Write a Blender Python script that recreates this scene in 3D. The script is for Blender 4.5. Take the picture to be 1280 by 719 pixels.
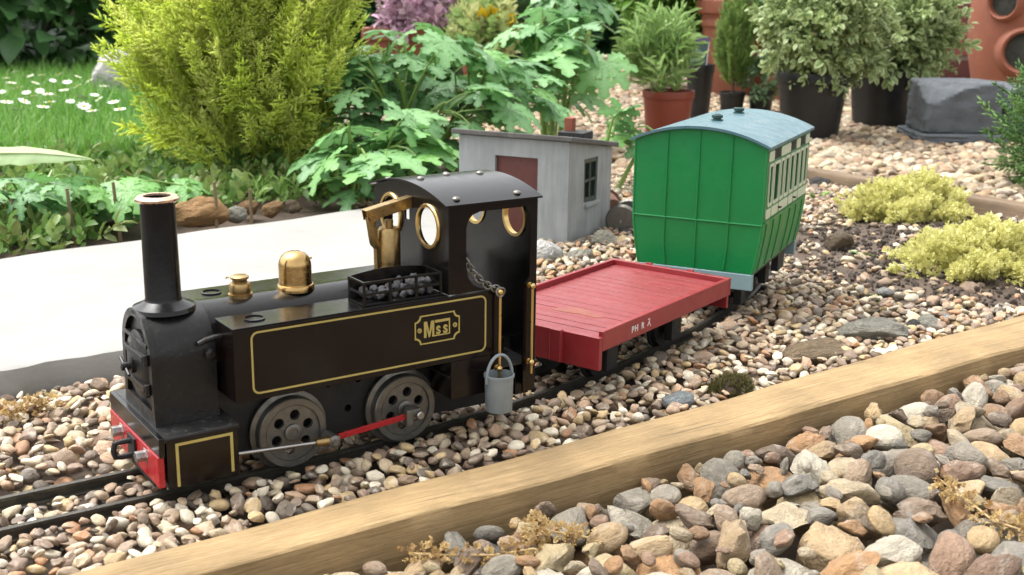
import bpy, bmesh, math, random
import numpy as np
from mathutils import Vector, Matrix, Euler
from mathutils.geometry import tessellate_polygon
random.seed(7)
rng = np.random.default_rng(7)
R = math.radians
scene = bpy.context.scene
for o in list(bpy.data.objects):
    bpy.data.objects.remove(o)

# ------------------------------------------------------------------ camera
CAM_POS = Vector((-0.16320, -0.59220, 0.26132))
CAM_R = Vector((0.82651005, -0.56278067, 0.01261175))
CAM_U = Vector((0.13093327, 0.21398411, 0.96802235))
CAM_F = Vector((0.54748298, 0.79842891, -0.25054673))
FPX = 1456.418
cam_data = bpy.data.cameras.new('camera')
cam_data.sensor_width = 36.0
cam_data.lens = FPX / 1280 * 36
cam_data.clip_start = 0.02
cam_data.clip_end = 200
cam_data.dof.use_dof = True
cam_data.dof.focus_distance = 0.74
cam_data.dof.aperture_fstop = 22
cam = bpy.data.objects.new('camera', cam_data)
scene.collection.objects.link(cam)
m = Matrix.Identity(4)
for i in range(3):
    m[i][0] = CAM_R[i]; m[i][1] = CAM_U[i]; m[i][2] = -CAM_F[i]; m[i][3] = CAM_POS[i]
cam.matrix_world = m
scene.camera = cam

# ------------------------------------------------------------------ light: bright overcast, brightest behind the train
SUN_EL, SUN_AZ = R(64), R(122)      # azimuth measured from +x towards +y
world = bpy.data.worlds.new('World'); scene.world = world; world.use_nodes = True
nt = world.node_tree
sky = nt.nodes.new('ShaderNodeTexSky'); sky.sky_type = 'NISHITA'; sky.sun_disc = False
sky.sun_elevation = SUN_EL; sky.sun_rotation = R(90) - SUN_AZ
sky.air_density = 1.0; sky.dust_density = 5.0; sky.ozone_density = 0.6
bgn = nt.nodes['Background']; bgn.inputs['Strength'].default_value = 0.15
hs_ = nt.nodes.new('ShaderNodeHueSaturation'); hs_.inputs['Saturation'].default_value = .12      # cloud takes the blue out of the sky
nt.links.new(sky.outputs['Color'], hs_.inputs['Color']); nt.links.new(hs_.outputs['Color'], bgn.inputs['Color'])
sd = bpy.data.lights.new('sun', 'SUN'); sd.energy = 0.6; sd.angle = R(50); sd.color = (1.0, 0.96, 0.89)
so = bpy.data.objects.new('sun', sd); scene.collection.objects.link(so)
sdir = Vector((math.cos(SUN_EL) * math.cos(SUN_AZ), math.cos(SUN_EL) * math.sin(SUN_AZ), math.sin(SUN_EL)))
so.rotation_euler = (-sdir).to_track_quat('-Z', 'Y').to_euler(); so.location = sdir * 5
scene.view_settings.view_transform = 'Standard'; scene.view_settings.look = 'None'
scene.view_settings.gamma = 1.0; scene.view_settings.use_curve_mapping = False
scene.view_settings.exposure = 1.62
scene.render.engine = 'CYCLES'
scene.cycles.max_bounces = 5; scene.cycles.transparent_max_bounces = 6

# ------------------------------------------------------------------ helpers
COL = scene.collection
def srgb(r, g, b):
    f = lambda c: (c / 255 / 12.92) if c / 255 <= .04045 else ((c / 255 + .055) / 1.055) ** 2.4
    return (f(r), f(g), f(b), 1)
def seen_at(px, py, z):
    """ground position (x, y) of a picture point on the level z"""
    v = CAM_F + (px - 640) / FPX * CAM_R - (py - 359.5) / FPX * CAM_U
    t = (z - CAM_POS.z) / v.z
    p = CAM_POS + t * v
    return Vector((p.x, p.y, z))
def project(p):
    v = Vector(p) - CAM_POS; z = v.dot(CAM_F)
    return 640 + FPX * v.dot(CAM_R) / z, 359.5 - FPX * v.dot(CAM_U) / z, z
def tag(o, label=None, cat=None, group=None, kind=None):
    if label: o['label'] = label
    if cat: o['category'] = cat
    if group: o['group'] = group
    if kind: o['kind'] = kind
    return o
def empty(name, loc=(0, 0, 0), rz=0.0, parent=None):
    o = bpy.data.objects.new(name, None); COL.objects.link(o)
    o.location = loc; o.rotation_euler = (0, 0, rz); o.empty_display_size = .02
    if parent: o.parent = parent
    return o
class MB:
    """collects shapes into one mesh"""
    def __init__(s): s.v = []; s.f = []
    def add(s, vs, fs):
        b = len(s.v); s.v += [tuple(v) for v in vs]; s.f += [tuple(i + b for i in f) for f in fs]; return s
    def box(s, x0, x1, y0, y1, z0, z1, M=None):
        vs = [(x0,y0,z0),(x1,y0,z0),(x1,y1,z0),(x0,y1,z0),(x0,y0,z1),(x1,y0,z1),(x1,y1,z1),(x0,y1,z1)]
        if M: vs = [M @ Vector(v) for v in vs]
        return s.add(vs, [(0,3,2,1),(4,5,6,7),(0,1,5,4),(1,2,6,5),(2,3,7,6),(3,0,4,7)])
    def lathe(s, prof, axis='z', c=(0,0,0), n=32, cap=True):
        """prof: (radius, height) pairs"""
        vs = []; fs = []; k = len(prof)
        for r, h in prof:
            for i in range(n):
                a = 2 * math.pi * i / n; u, v = r * math.cos(a), r * math.sin(a)
                p = (u, v, h) if axis == 'z' else ((h, u, v) if axis == 'x' else (v, h, u))
                vs.append((p[0] + c[0], p[1] + c[1], p[2] + c[2]))
        for j in range(k - 1):
            for i in range(n):
                a = j * n + i; b = j * n + (i + 1) % n
                fs.append((a, b, b + n, a + n))
        if cap:
            fs.append(tuple(reversed(range(n)))); fs.append(tuple((k - 1) * n + i for i in range(n)))
        return s.add(vs, fs)
    def tube(s, pts, r, n=8, closed=False, cap=True):
        pts = [Vector(p) for p in pts]; k = len(pts); vs = []; fs = []
        rr = r if isinstance(r, (list, tuple)) else [r] * k
        prev = None
        for i, p in enumerate(pts):
            if closed: t = (pts[(i + 1) % k] - pts[i - 1])
            else: t = pts[min(i + 1, k - 1)] - pts[max(i - 1, 0)]
            t.normalize()
            if prev is None:
                ref = Vector((0, 0, 1)) if abs(t.z) < .9 else Vector((1, 0, 0))
                u = t.cross(ref).normalized()
            else:
                u = (prev - t * prev.dot(t)).normalized()
            prev = u; w = t.cross(u)
            for j in range(n):
                a = 2 * math.pi * j / n
                vs.append(p + (u * math.cos(a) + w * math.sin(a)) * rr[i])
        for i in range(k if closed else k - 1):
            for j in range(n):
                a = i * n + j; b = i * n + (j + 1) % n; c = ((i + 1) % k) * n + j; d = ((i + 1) % k) * n + (j + 1) % n
                fs.append((a, b, d, c))
        if cap and not closed:
            fs.append(tuple(reversed(range(n)))); fs.append(tuple((k - 1) * n + j for j in range(n)))
        return s.add(vs, fs)
    def plate(s, outer, holes, t0, t1, fn):
        """flat plate with holes; outline in (u, v), thickness from t0 to t1, fn(u, v, t) -> xyz"""
        loops = [outer] + list(holes)
        tri = tessellate_polygon([[Vector((u, v, 0)) for u, v in L] for L in loops])
        flat = [p for L in loops for p in L]; n = len(flat)
        vs = [fn(u, v, t0) for u, v in flat] + [fn(u, v, t1) for u, v in flat]
        fs = [tuple(t) for t in tri] + [tuple(i + n for i in reversed(t)) for t in tri]
        b = 0
        for L in loops:
            k = len(L)
            for i in range(k):
                a, c = b + i, b + (i + 1) % k
                fs.append((a, c, c + n, a + n))
            b += k
        return s.add(vs, fs)
    def extrude(s, outline, t0, t1, fn):
        return s.plate(outline, [], t0, t1, fn)
    def mesh(s, name, sharp=35, fix=True):
        me = bpy.data.meshes.new(name); me.from_pydata(s.v, [], s.f)
        if fix:
            bm = bmesh.new(); bm.from_mesh(me); bmesh.ops.recalc_face_normals(bm, faces=bm.faces[:]); bm.to_mesh(me); bm.free()
        me.polygons.foreach_set('use_smooth', [True] * len(me.polygons))
        if sharp is not None: me.set_sharp_from_angle(angle=R(sharp))
        me.update(); return me
    def build(s, name, mat, parent=None, bevel=0, sharp=35, loc=None, rot=None):
        return obj(name, s.mesh(name, sharp), mat, parent, bevel, loc, rot)
def obj(name, me, mat, parent=None, bevel=0, loc=None, rot=None, scale=None):
    o = bpy.data.objects.new(name, me); COL.objects.link(o)
    if mat is not None and len(me.materials) == 0: me.materials.append(mat)
    if parent: o.parent = parent
    if loc is not None: o.location = loc
    if rot is not None: o.rotation_euler = rot
    if scale is not None: o.scale = scale
    if bevel:
        b = o.modifiers.new('bevel', 'BEVEL'); b.width = bevel; b.segments = 2; b.limit_method = 'ANGLE'; b.angle_limit = R(40); b.harden_normals = True
    return o
def circle(cx, cy, r, n=32, sy=1.0):
    return [(cx + r * math.cos(2 * math.pi * i / n), cy + sy * r * math.sin(2 * math.pi * i / n)) for i in range(n)]
def rrect(x0, x1, y0, y1, r, n=6):
    pts = []
    for cx, cy, a0 in ((x1 - r, y1 - r, 0), (x0 + r, y1 - r, 90), (x0 + r, y0 + r, 180), (x1 - r, y0 + r, 270)):
        for i in range(n + 1):
            a = R(a0 + 90 * i / n); pts.append((cx + r * math.cos(a), cy + r * math.sin(a)))
    return pts
def text_mesh(txt, size, name):
    cu = bpy.data.curves.new(name, 'FONT'); cu.body = txt; cu.size = size; cu.align_x = 'CENTER'; cu.extrude = size * .02; cu.offset = size * .022
    o = bpy.data.objects.new(name, cu); COL.objects.link(o)
    bpy.context.view_layer.update()
    me = bpy.data.meshes.new_from_object(o.evaluated_get(bpy.context.evaluated_depsgraph_get()))
    bpy.data.objects.remove(o); bpy.data.curves.remove(cu); me.name = name
    return me

# ------------------------------------------------------------------ materials
def nodes(name):
    m = bpy.data.materials.new(name); m.use_nodes = True
    t = m.node_tree; return m, t, t.nodes['Principled BSDF'], t.nodes, t.links
def paint(name, col, rough=.4, metal=0, var=.25, scale=60, bump=.0, bscale=400, dust=0, dustcol=(.35, .32, .27, 1), coat=0, coords='Object', dscale=150, rvar=.12, spec=.5):
    """plain coat with uneven tint, worn gloss and specks of dust"""
    m, t, p, N, L = nodes(name)
    tc = N.new('ShaderNodeTexCoord')
    n1 = N.new('ShaderNodeTexNoise'); n1.inputs['Scale'].default_value = scale; n1.inputs['Detail'].default_value = 6
    L.new(tc.outputs[coords], n1.inputs['Vector'])
    mix = N.new('ShaderNodeMix'); mix.data_type = 'RGBA'
    mix.inputs[6].default_value = tuple(c * (1 - var) for c in col[:3]) + (1,); mix.inputs[7].default_value = tuple(min(1, c * (1 + var)) for c in col[:3]) + (1,)
    L.new(n1.outputs['Fac'], mix.inputs[0]); out = mix.outputs[2]
    if dust:
        n2 = N.new('ShaderNodeTexNoise'); n2.inputs['Scale'].default_value = dscale; n2.inputs['Detail'].default_value = 9; n2.inputs['Roughness'].default_value = .7
        L.new(tc.outputs[coords], n2.inputs['Vector'])
        cr = N.new('ShaderNodeMapRange'); cr.inputs[1].default_value = .56; cr.inputs[2].default_value = .74; cr.inputs[4].default_value = dust
        L.new(n2.outputs['Fac'], cr.inputs[0])
        mx = N.new('ShaderNodeMix'); mx.data_type = 'RGBA'; mx.inputs[7].default_value = dustcol
        L.new(cr.outputs[0], mx.inputs[0]); L.new(out, mx.inputs[6]); out = mx.outputs[2]
    L.new(out, p.inputs['Base Color'])
    rm = N.new('ShaderNodeMapRange'); rm.inputs[1].default_value = .3; rm.inputs[2].default_value = .7
    rm.inputs[3].default_value = max(.02, rough - rvar); rm.inputs[4].default_value = min(1, rough + rvar)
    n3 = N.new('ShaderNodeTexNoise'); n3.inputs['Scale'].default_value = scale * 2.3; n3.inputs['Detail'].default_value = 4
    L.new(tc.outputs[coords], n3.inputs['Vector']); L.new(n3.outputs['Fac'], rm.inputs[0]); L.new(rm.outputs[0], p.inputs['Roughness'])
    p.inputs['Metallic'].default_value = metal; p.inputs['Coat Weight'].default_value = coat
    if bump:
        b = N.new('ShaderNodeBump'); b.inputs['Strength'].default_value = bump; b.inputs['Distance'].default_value = .001
        n4 = N.new('ShaderNodeTexNoise'); n4.inputs['Scale'].default_value = bscale; n4.inputs['Detail'].default_value = 4
        L.new(tc.outputs[coords], n4.inputs['Vector']); L.new(n4.outputs['Fac'], b.inputs['Height']); L.new(b.outputs[0], p.inputs['Normal'])
    p.inputs['Specular IOR Level'].default_value = spec
    return m
def wood(name, stops, stretch=(6, 90, 90), rough=.75, bump=.5, dist=.0015):
    m, t, p, N, L = nodes(name)
    tc = N.new('ShaderNodeTexCoord'); mp = N.new('ShaderNodeMapping'); mp.inputs['Scale'].default_value = stretch
    L.new(tc.outputs['Object'], mp.inputs['Vector'])
    n1 = N.new('ShaderNodeTexNoise'); n1.inputs['Scale'].default_value = 1; n1.inputs['Detail'].default_value = 9; n1.inputs['Roughness'].default_value = .62; n1.inputs['Distortion'].default_value = .6
    L.new(mp.outputs[0], n1.inputs['Vector'])
    cr = N.new('ShaderNodeValToRGB'); e = cr.color_ramp.elements
    e[0].position, e[0].color = stops[0]; e[1].position, e[1].color = stops[-1]
    for pos, c in stops[1:-1]:
        q = e.new(pos); q.color = c
    L.new(n1.outputs['Fac'], cr.inputs[0])
    n2 = N.new('ShaderNodeTexNoise'); n2.inputs['Scale'].default_value = 22; n2.inputs['Detail'].default_value = 5
    L.new(tc.outputs['Object'], n2.inputs['Vector'])
    mr = N.new('ShaderNodeMapRange'); mr.inputs[1].default_value = .35; mr.inputs[2].default_value = .7; mr.inputs[3].default_value = .76; mr.inputs[4].default_value = 1.12
    L.new(n2.outputs['Fac'], mr.inputs[0])
    mx = N.new('ShaderNodeMix'); mx.data_type = 'RGBA'; mx.blend_type = 'MULTIPLY'; mx.inputs[0].default_value = 1
    n6 = N.new('ShaderNodeTexNoise'); n6.inputs['Scale'].default_value = 1; n6.inputs['Detail'].default_value = 5; n6.inputs['Roughness'].default_value = .7
    mp3 = N.new('ShaderNodeMapping'); mp3.inputs['Scale'].default_value = tuple(120 if q < 50 else 800 for q in stretch); L.new(tc.outputs['Object'], mp3.inputs['Vector']); L.new(mp3.outputs[0], n6.inputs['Vector'])
    m6 = N.new('ShaderNodeMapRange'); m6.inputs[1].default_value = .3; m6.inputs[2].default_value = .7; m6.inputs[3].default_value = .80; m6.inputs[4].default_value = 1.14; L.new(n6.outputs['Fac'], m6.inputs[0])
    mm = N.new('ShaderNodeMath'); mm.operation = 'MULTIPLY'; L.new(mr.outputs[0], mm.inputs[0]); L.new(m6.outputs[0], mm.inputs[1])
    L.new(cr.outputs[0], mx.inputs[6]); L.new(mm.outputs[0], mx.inputs[7])
    # drying cracks and dirt lodged in the grain
    mp2 = N.new('ShaderNodeMapping'); mp2.inputs['Scale'].default_value = tuple(q * .45 for q in stretch); L.new(tc.outputs['Object'], mp2.inputs['Vector'])
    n5 = N.new('ShaderNodeTexNoise'); n5.inputs['Scale'].default_value = 1; n5.inputs['Detail'].default_value = 3; n5.inputs['Distortion'].default_value = .3; L.new(mp2.outputs[0], n5.inputs['Vector'])
    ck = N.new('ShaderNodeMapRange'); ck.inputs[1].default_value = .66; ck.inputs[2].default_value = .72; ck.inputs[4].default_value = .55; L.new(n5.outputs['Fac'], ck.inputs[0])
    mk = N.new('ShaderNodeMix'); mk.data_type = 'RGBA'; mk.inputs[7].default_value = (.05, .035, .02, 1)
    L.new(ck.outputs[0], mk.inputs[0]); L.new(mx.outputs[2], mk.inputs[6]); L.new(mk.outputs[2], p.inputs['Base Color'])
    p.inputs['Roughness'].default_value = rough
    b = N.new('ShaderNodeBump'); b.inputs['Strength'].default_value = bump; b.inputs['Distance'].default_value = dist
    L.new(n1.outputs['Fac'], b.inputs['Height']); L.new(b.outputs[0], p.inputs['Normal'])
    return m
def stone_mat(name, palette, nscale=1.6, rough=.62, patch=(.72, .66, .55, 1), patchamt=.55, bump=.5, bdist=.12, spots=.35):
    """every stone draws its colour from the palette; blotches, rind and specks vary over it"""
    m, t, p, N, L = nodes(name)
    oi = N.new('ShaderNodeObjectInfo'); tc = N.new('ShaderNodeTexCoord')
    cr = N.new('ShaderNodeValToRGB'); cr.color_ramp.interpolation = 'CONSTANT'; e = cr.color_ramp.elements
    n = len(palette)
    e[0].position = 0; e[0].color = palette[0]; e[1].position = 1 / n; e[1].color = palette[1]
    for i in range(2, n):
        q = e.new(i / n); q.color = palette[i]
    L.new(oi.outputs['Random'], cr.inputs[0])
    def fract(mul):
        a = N.new('ShaderNodeMath'); a.operation = 'MULTIPLY'; a.inputs[1].default_value = mul; L.new(oi.outputs['Random'], a.inputs[0])
        f = N.new('ShaderNodeMath'); f.operation = 'FRACT'; L.new(a.outputs[0], f.inputs[0]); return f.outputs[0]
    r2 = fract(37.7); r3 = fract(91.3)
    off = N.new('ShaderNodeMath'); off.operation = 'MULTIPLY'; off.inputs[1].default_value = 60; L.new(r2, off.inputs[0])
    va = N.new('ShaderNodeVectorMath'); va.operation = 'ADD'; L.new(tc.outputs['Object'], va.inputs[0]); L.new(off.outputs[0], va.inputs[1])
    br = N.new('ShaderNodeMapRange'); br.inputs[3].default_value = .76; br.inputs[4].default_value = 1.2; L.new(r3, br.inputs[0])
    m1 = N.new('ShaderNodeMix'); m1.data_type = 'RGBA'; m1.blend_type = 'MULTIPLY'; m1.inputs[0].default_value = 1
    L.new(cr.outputs[0], m1.inputs[6]); L.new(br.outputs[0], m1.inputs[7])
    n1 = N.new('ShaderNodeTexNoise'); n1.inputs['Scale'].default_value = nscale; n1.inputs['Detail'].default_value = 7; n1.inputs['Roughness'].default_value = .65
    L.new(va.outputs[0], n1.inputs['Vector'])
    lo = N.new('ShaderNodeMapRange'); lo.inputs[1].default_value = .3; lo.inputs[2].default_value = .68; lo.inputs[3].default_value = .75; lo.inputs[4].default_value = 1.2
    L.new(n1.outputs['Fac'], lo.inputs[0])
    m2 = N.new('ShaderNodeMix'); m2.data_type = 'RGBA'; m2.blend_type = 'MULTIPLY'; m2.inputs[0].default_value = 1
    L.new(m1.outputs[2], m2.inputs[6]); L.new(lo.outputs[0], m2.inputs[7])
    n2 = N.new('ShaderNodeTexNoise'); n2.inputs['Scale'].default_value = nscale * .62; n2.inputs['Detail'].default_value = 5; n2.inputs['Distortion'].default_value = .8
    L.new(va.outputs[0], n2.inputs['Vector'])
    pm = N.new('ShaderNodeMapRange'); pm.inputs[1].default_value = .56; pm.inputs[2].default_value = .68; pm.inputs[4].default_value = patchamt
    L.new(n2.outputs['Fac'], pm.inputs[0])
    m3 = N.new('ShaderNodeMix'); m3.data_type = 'RGBA'; m3.inputs[7].default_value = patch
    L.new(pm.outputs[0], m3.inputs[0]); L.new(m2.outputs[2], m3.inputs[6])
    n3 = N.new('ShaderNodeTexNoise'); n3.inputs['Scale'].default_value = nscale * 9; n3.inputs['Detail'].default_value = 3
    L.new(va.outputs[0], n3.inputs['Vector'])
    sm = N.new('ShaderNodeMapRange'); sm.inputs[1].default_value = .6; sm.inputs[2].default_value = .72; sm.inputs[4].default_value = spots
    L.new(n3.outputs['Fac'], sm.inputs[0])
    m4 = N.new('ShaderNodeMix'); m4.data_type = 'RGBA'; m4.inputs[7].default_value = (.08, .06, .045, 1)
    L.new(sm.outputs[0], m4.inputs[0]); L.new(m3.outputs[2], m4.inputs[6]); L.new(m4.outputs[2], p.inputs['Base Color'])
    p.inputs['Roughness'].default_value = rough
    b = N.new('ShaderNodeBump'); b.inputs['Strength'].default_value = bump; b.inputs['Distance'].default_value = bdist
    L.new(n1.outputs['Fac'], b.inputs['Height']); L.new(b.outputs[0], p.inputs['Normal'])
    return m
def leaf_mat(name, cols, rough=.5, trans=.35, vein=0, tint=None, nscale=40):
    """leaves: tint drawn per leaf or instance, some light comes through"""
    m, t, p, N, L = nodes(name)
    oi = N.new('ShaderNodeObjectInfo'); tc = N.new('ShaderNodeTexCoord')
    cr = N.new('ShaderNodeValToRGB'); e = cr.color_ramp.elements; n = len(cols)
    e[0].color = cols[0]; e[1].color = cols[-1]
    for i in range(1, n - 1):
        q = e.new(i / (n - 1)); q.color = cols[i]
    L.new(oi.outputs['Random'], cr.inputs[0])
    nz = N.new('ShaderNodeTexNoise'); nz.inputs['Scale'].default_value = nscale; nz.inputs['Detail'].default_value = 4
    L.new(tc.outputs['Object'], nz.inputs['Vector'])
    lo = N.new('ShaderNodeMapRange'); lo.inputs[1].default_value = .3; lo.inputs[2].default_value = .7; lo.inputs[3].default_value = .75; lo.inputs[4].default_value = 1.2
    L.new(nz.outputs['Fac'], lo.inputs[0])
    mx = N.new('ShaderNodeMix'); mx.data_type = 'RGBA'; mx.blend_type = 'MULTIPLY'; mx.inputs[0].default_value = 1
    L.new(cr.outputs[0], mx.inputs[6]); L.new(lo.outputs[0], mx.inputs[7]); col = mx.outputs[2]
    if tint:      # pale edge or mottling that belongs to the leaf itself: attribute 'edge'
        at = N.new('ShaderNodeAttribute'); at.attribute_name = 'edge'
        mt = N.new('ShaderNodeMix'); mt.data_type = 'RGBA'; mt.inputs[7].default_value = tint
        L.new(at.outputs['Fac'], mt.inputs[0]); L.new(col, mt.inputs[6]); col = mt.outputs[2]
    L.new(col, p.inputs['Base Color']); p.inputs['Roughness'].default_value = rough
    tr = N.new('ShaderNodeBsdfTranslucent'); L.new(col, tr.inputs['Color'])
    ms = N.new('ShaderNodeMixShader'); ms.inputs[0].default_value = trans
    L.new(p.outputs[0], ms.inputs[1]); L.new(tr.outputs[0], ms.inputs[2]); L.new(ms.outputs[0], N['Material Output'].inputs['Surface'])
    if vein:
        b = N.new('ShaderNodeBump'); b.inputs['Strength'].default_value = vein; b.inputs['Distance'].default_value = .002
        vo = N.new('ShaderNodeTexVoronoi'); vo.feature = 'DISTANCE_TO_EDGE'; vo.inputs['Scale'].default_value = 9
        L.new(tc.outputs['Object'], vo.inputs['Vector']); L.new(vo.outputs['Distance'], b.inputs['Height']); L.new(b.outputs[0], p.inputs['Normal'])
    return m

M = {}
M['black'] = paint('black_paint', (.0045, .004, .004, 1), .22, var=.3, dust=.012, bump=.06, dscale=220, rvar=.04, spec=.32)
M['tank'] = paint('brown_black_paint', (.0055, .003, .0028, 1), .2, var=.25, dust=.01, bump=.03, dscale=120, spec=.3, rvar=.05)
M['sooty'] = paint('sooty_black', (.008, .0075, .007, 1), .36, var=.4, dust=.06, bump=.2, dscale=260, spec=.35)
M['dusty'] = paint('dusty_black', (.010, .010, .010, 1), .42, var=.4, dust=.35, bump=.2, dscale=330)
M['brass'] = paint('brass', (.46, .30, .12, 1), .24, 1, var=.25, scale=120, dust=.3, dustcol=(.2, .12, .05, 1), dscale=180)
M['brass_dull'] = paint('tarnished_brass', (.36, .25, .11, 1), .38, 1, var=.35, scale=220, dust=.7, dustcol=(.11, .06, .03, 1), dscale=140)
M['brass_rail'] = paint('polished_brass', (.62, .44, .17, 1), .3, 1, var=.12, scale=60, rvar=.04)
M['copper'] = paint('copper_lip', (.78, .55, .40, 1), .3, 1, var=.15, scale=200)
M['steel'] = paint('steel', (.42, .41, .39, 1), .35, 1, var=.2, scale=200)
M['chain'] = paint('dark_steel', (.22, .21, .19, 1), .38, 1, var=.3, scale=300)
M['wheel'] = paint('wheel_iron', (.165, .157, .138, 1), .4, .7, var=.35, scale=160, dust=.5, dustcol=(.07, .055, .04, 1), bump=.2)
M['yellow'] = paint('yellow_lining', (.38, .30, .085, 1), .45, var=.15, scale=200)
M['red'] = paint('bright_red_paint', (.33, .010, .015, 1), .3, var=.2, scale=90, bump=.05)
M['grey'] = paint('grey_bucket_paint', (.22, .25, .26, 1), .42, .2, var=.15, scale=120)
M['coal'] = paint('coal', (.045, .045, .048, 1), .28, var=.8, scale=260, bump=.6, bscale=500)
M['under'] = paint('underframe_black', (.006, .006, .006, 1), .6, var=.3)
M['rail'] = paint('weathered_rail', (.055, .05, .04, 1), .48, .55, var=.5, scale=120, dust=.5, dustcol=(.10, .085, .06, 1), bump=.35, bscale=700, dscale=240)
M['sleeper'] = paint('sleeper_brown', (.028, .024, .021, 1), .55, var=.4, dust=.3, bump=.3)

# ------------------------------------------------------------------ setting: ground sheets
soil = paint('dark_soil', (.075, .052, .036, 1), .95, var=.55, scale=30, bump=1.0, bscale=160, dust=.4, dustcol=(.16, .12, .08, 1), dscale=60)
g = MB()
gx = sorted(set([-40, -10, -4, -2] + [round(-1.2 + i * .06, 3) for i in range(70)] + [4, 6, 12, 40]))
gy = sorted(set([-40, -10, -3, -1.2] + [round(-.6 + i * .06, 3) for i in range(60)] + [4, 6, 12, 40]))
g.add([(x, y, (-.075 if (y < -.105 and y > -3) else -.03)) for y in gy for x in gx],
      [(j * len(gx) + i, j * len(gx) + i + 1, (j + 1) * len(gx) + i + 1, (j + 1) * len(gx) + i) for j in range(len(gy) - 1) for i in range(len(gx) - 1)])
tag(g.build('ground', soil, sharp=None), 'dark bare soil of the garden under everything', kind='structure')

# railway curve: straight, then a bend away from the timber
TX0, TR = .068, .986
def track(s, off=0.0):
    """point and heading at arc length s along the centre line, off = to the left"""
    if s <= TX0: return Vector((s, off, 0)), 0.0
    a = (s - TX0) / TR
    return Vector((TX0 + (TR - off) * math.sin(a), TR - (TR - off) * math.cos(a), 0)), a
GAUGE = .0192
tr_root = tag(empty('railway_track', (0, 0, -.0075)), 'two dark metal rails on sleepers curving away under the train', 'railway track')
prof = [(-.0033, -.0075), (.0033, -.0075), (.0033, -.0066), (.0008, -.0058), (.0008, -.0026), (.0017, -.0020), (.0017, -.0002), (.0012, 0), (-.0012, 0), (-.0017, -.0002), (-.0017, -.0020), (-.0008, -.0026), (-.0008, -.0058), (-.0033, -.0066)]
for sgn in (-1, 1):
    b = MB(); ss = [-.6 + i * .02 for i in range(101)]; n = len(prof); vs = []
    for s in ss:
        for u, v in prof:
            p, a = track(s, sgn * GAUGE + u); vs.append((p.x, p.y, v + .0075))
    fs = [(i * n + j, i * n + (j + 1) % n, (i + 1) * n + (j + 1) % n, (i + 1) * n + j) for i in range(len(ss) - 1) for j in range(n)]
    b.add(vs, fs).build('rail', M['rail'], tr_root, sharp=30)
sl = MB().box(-.0065, .0065, -.034, .034, -.006, 0)
for sg in (-1, 1):
    for k in (-1, 1):
        sl.box(-.004, .004, sg * GAUGE + k * .0052 - .0016, sg * GAUGE + k * .0052 + .0016, 0, .0022)
slm = sl.mesh('sleeper'); SLEEPERS = []
for i in range(34):
    s = -.36 + i * .0435
    p, a = track(s); SLEEPERS.append((p.x, p.y, a))
    obj('sleeper', slm, M['sleeper'], tr_root, .0006, (p.x, p.y, -.0004), (0, 0, a))

# concrete slab
conc = paint('pale_concrete', (.275, .27, .252, 1), .9, var=.2, scale=14, bump=.35, bscale=260, dust=.5, dustcol=(.19, .185, .17, 1), dscale=34)
def slab_edge(t): return Vector((t, .2 - .0 * t))
b = MB(); nx = 90; rows = []
X0, X1 = -.75, .395
def back_y(x): return .548 + .155 * (x - .041)
ycols = [0, .012, .03, .08, .2, .4, .6, .8, .93, .98, 1.0]
vs = []; fs = []
for i in range(nx + 1):
    x = X0 + (X1 - X0) * i / nx
    wob = .0022 * math.sin(x * 61) + .0018 * math.sin(x * 143 + 1) + random.uniform(-.0009, .0009)
    skew = lambda y, i=i: (i / nx) ** 2 * .35 * (y - .2)
    y0, y1 = .200 + wob, back_y(x) + .003 * math.sin(x * 47)
    row = [(x, y0 + .001, -.03), (x, y0 - .0015, -.012), (x, y0 - .0008 + random.uniform(-.0008, .0008), .004), (x, y0 + .0012, .0112)]
    row += [(x, y0 + .004 + (y1 - y0 - .008) * t, .012) for t in ycols] + [(x, y1 - .001, .009), (x, y1, -.03)]
    vs += [(q[0] + skew(q[1]), q[1], q[2]) for q in row]
k = len(vs) // (nx + 1)
for i in range(nx):
    for j in range(k - 1): fs.append((i * k + j, (i + 1) * k + j, (i + 1) * k + j + 1, i * k + j + 1))
fs.append(tuple(range(k))); fs.append(tuple(nx * k + j for j in reversed(range(k))))
tag(b.add(vs, fs).build('concrete_slab', conc, sharp=28), 'pale concrete slab lying behind the railway track', 'paving slab')

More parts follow.
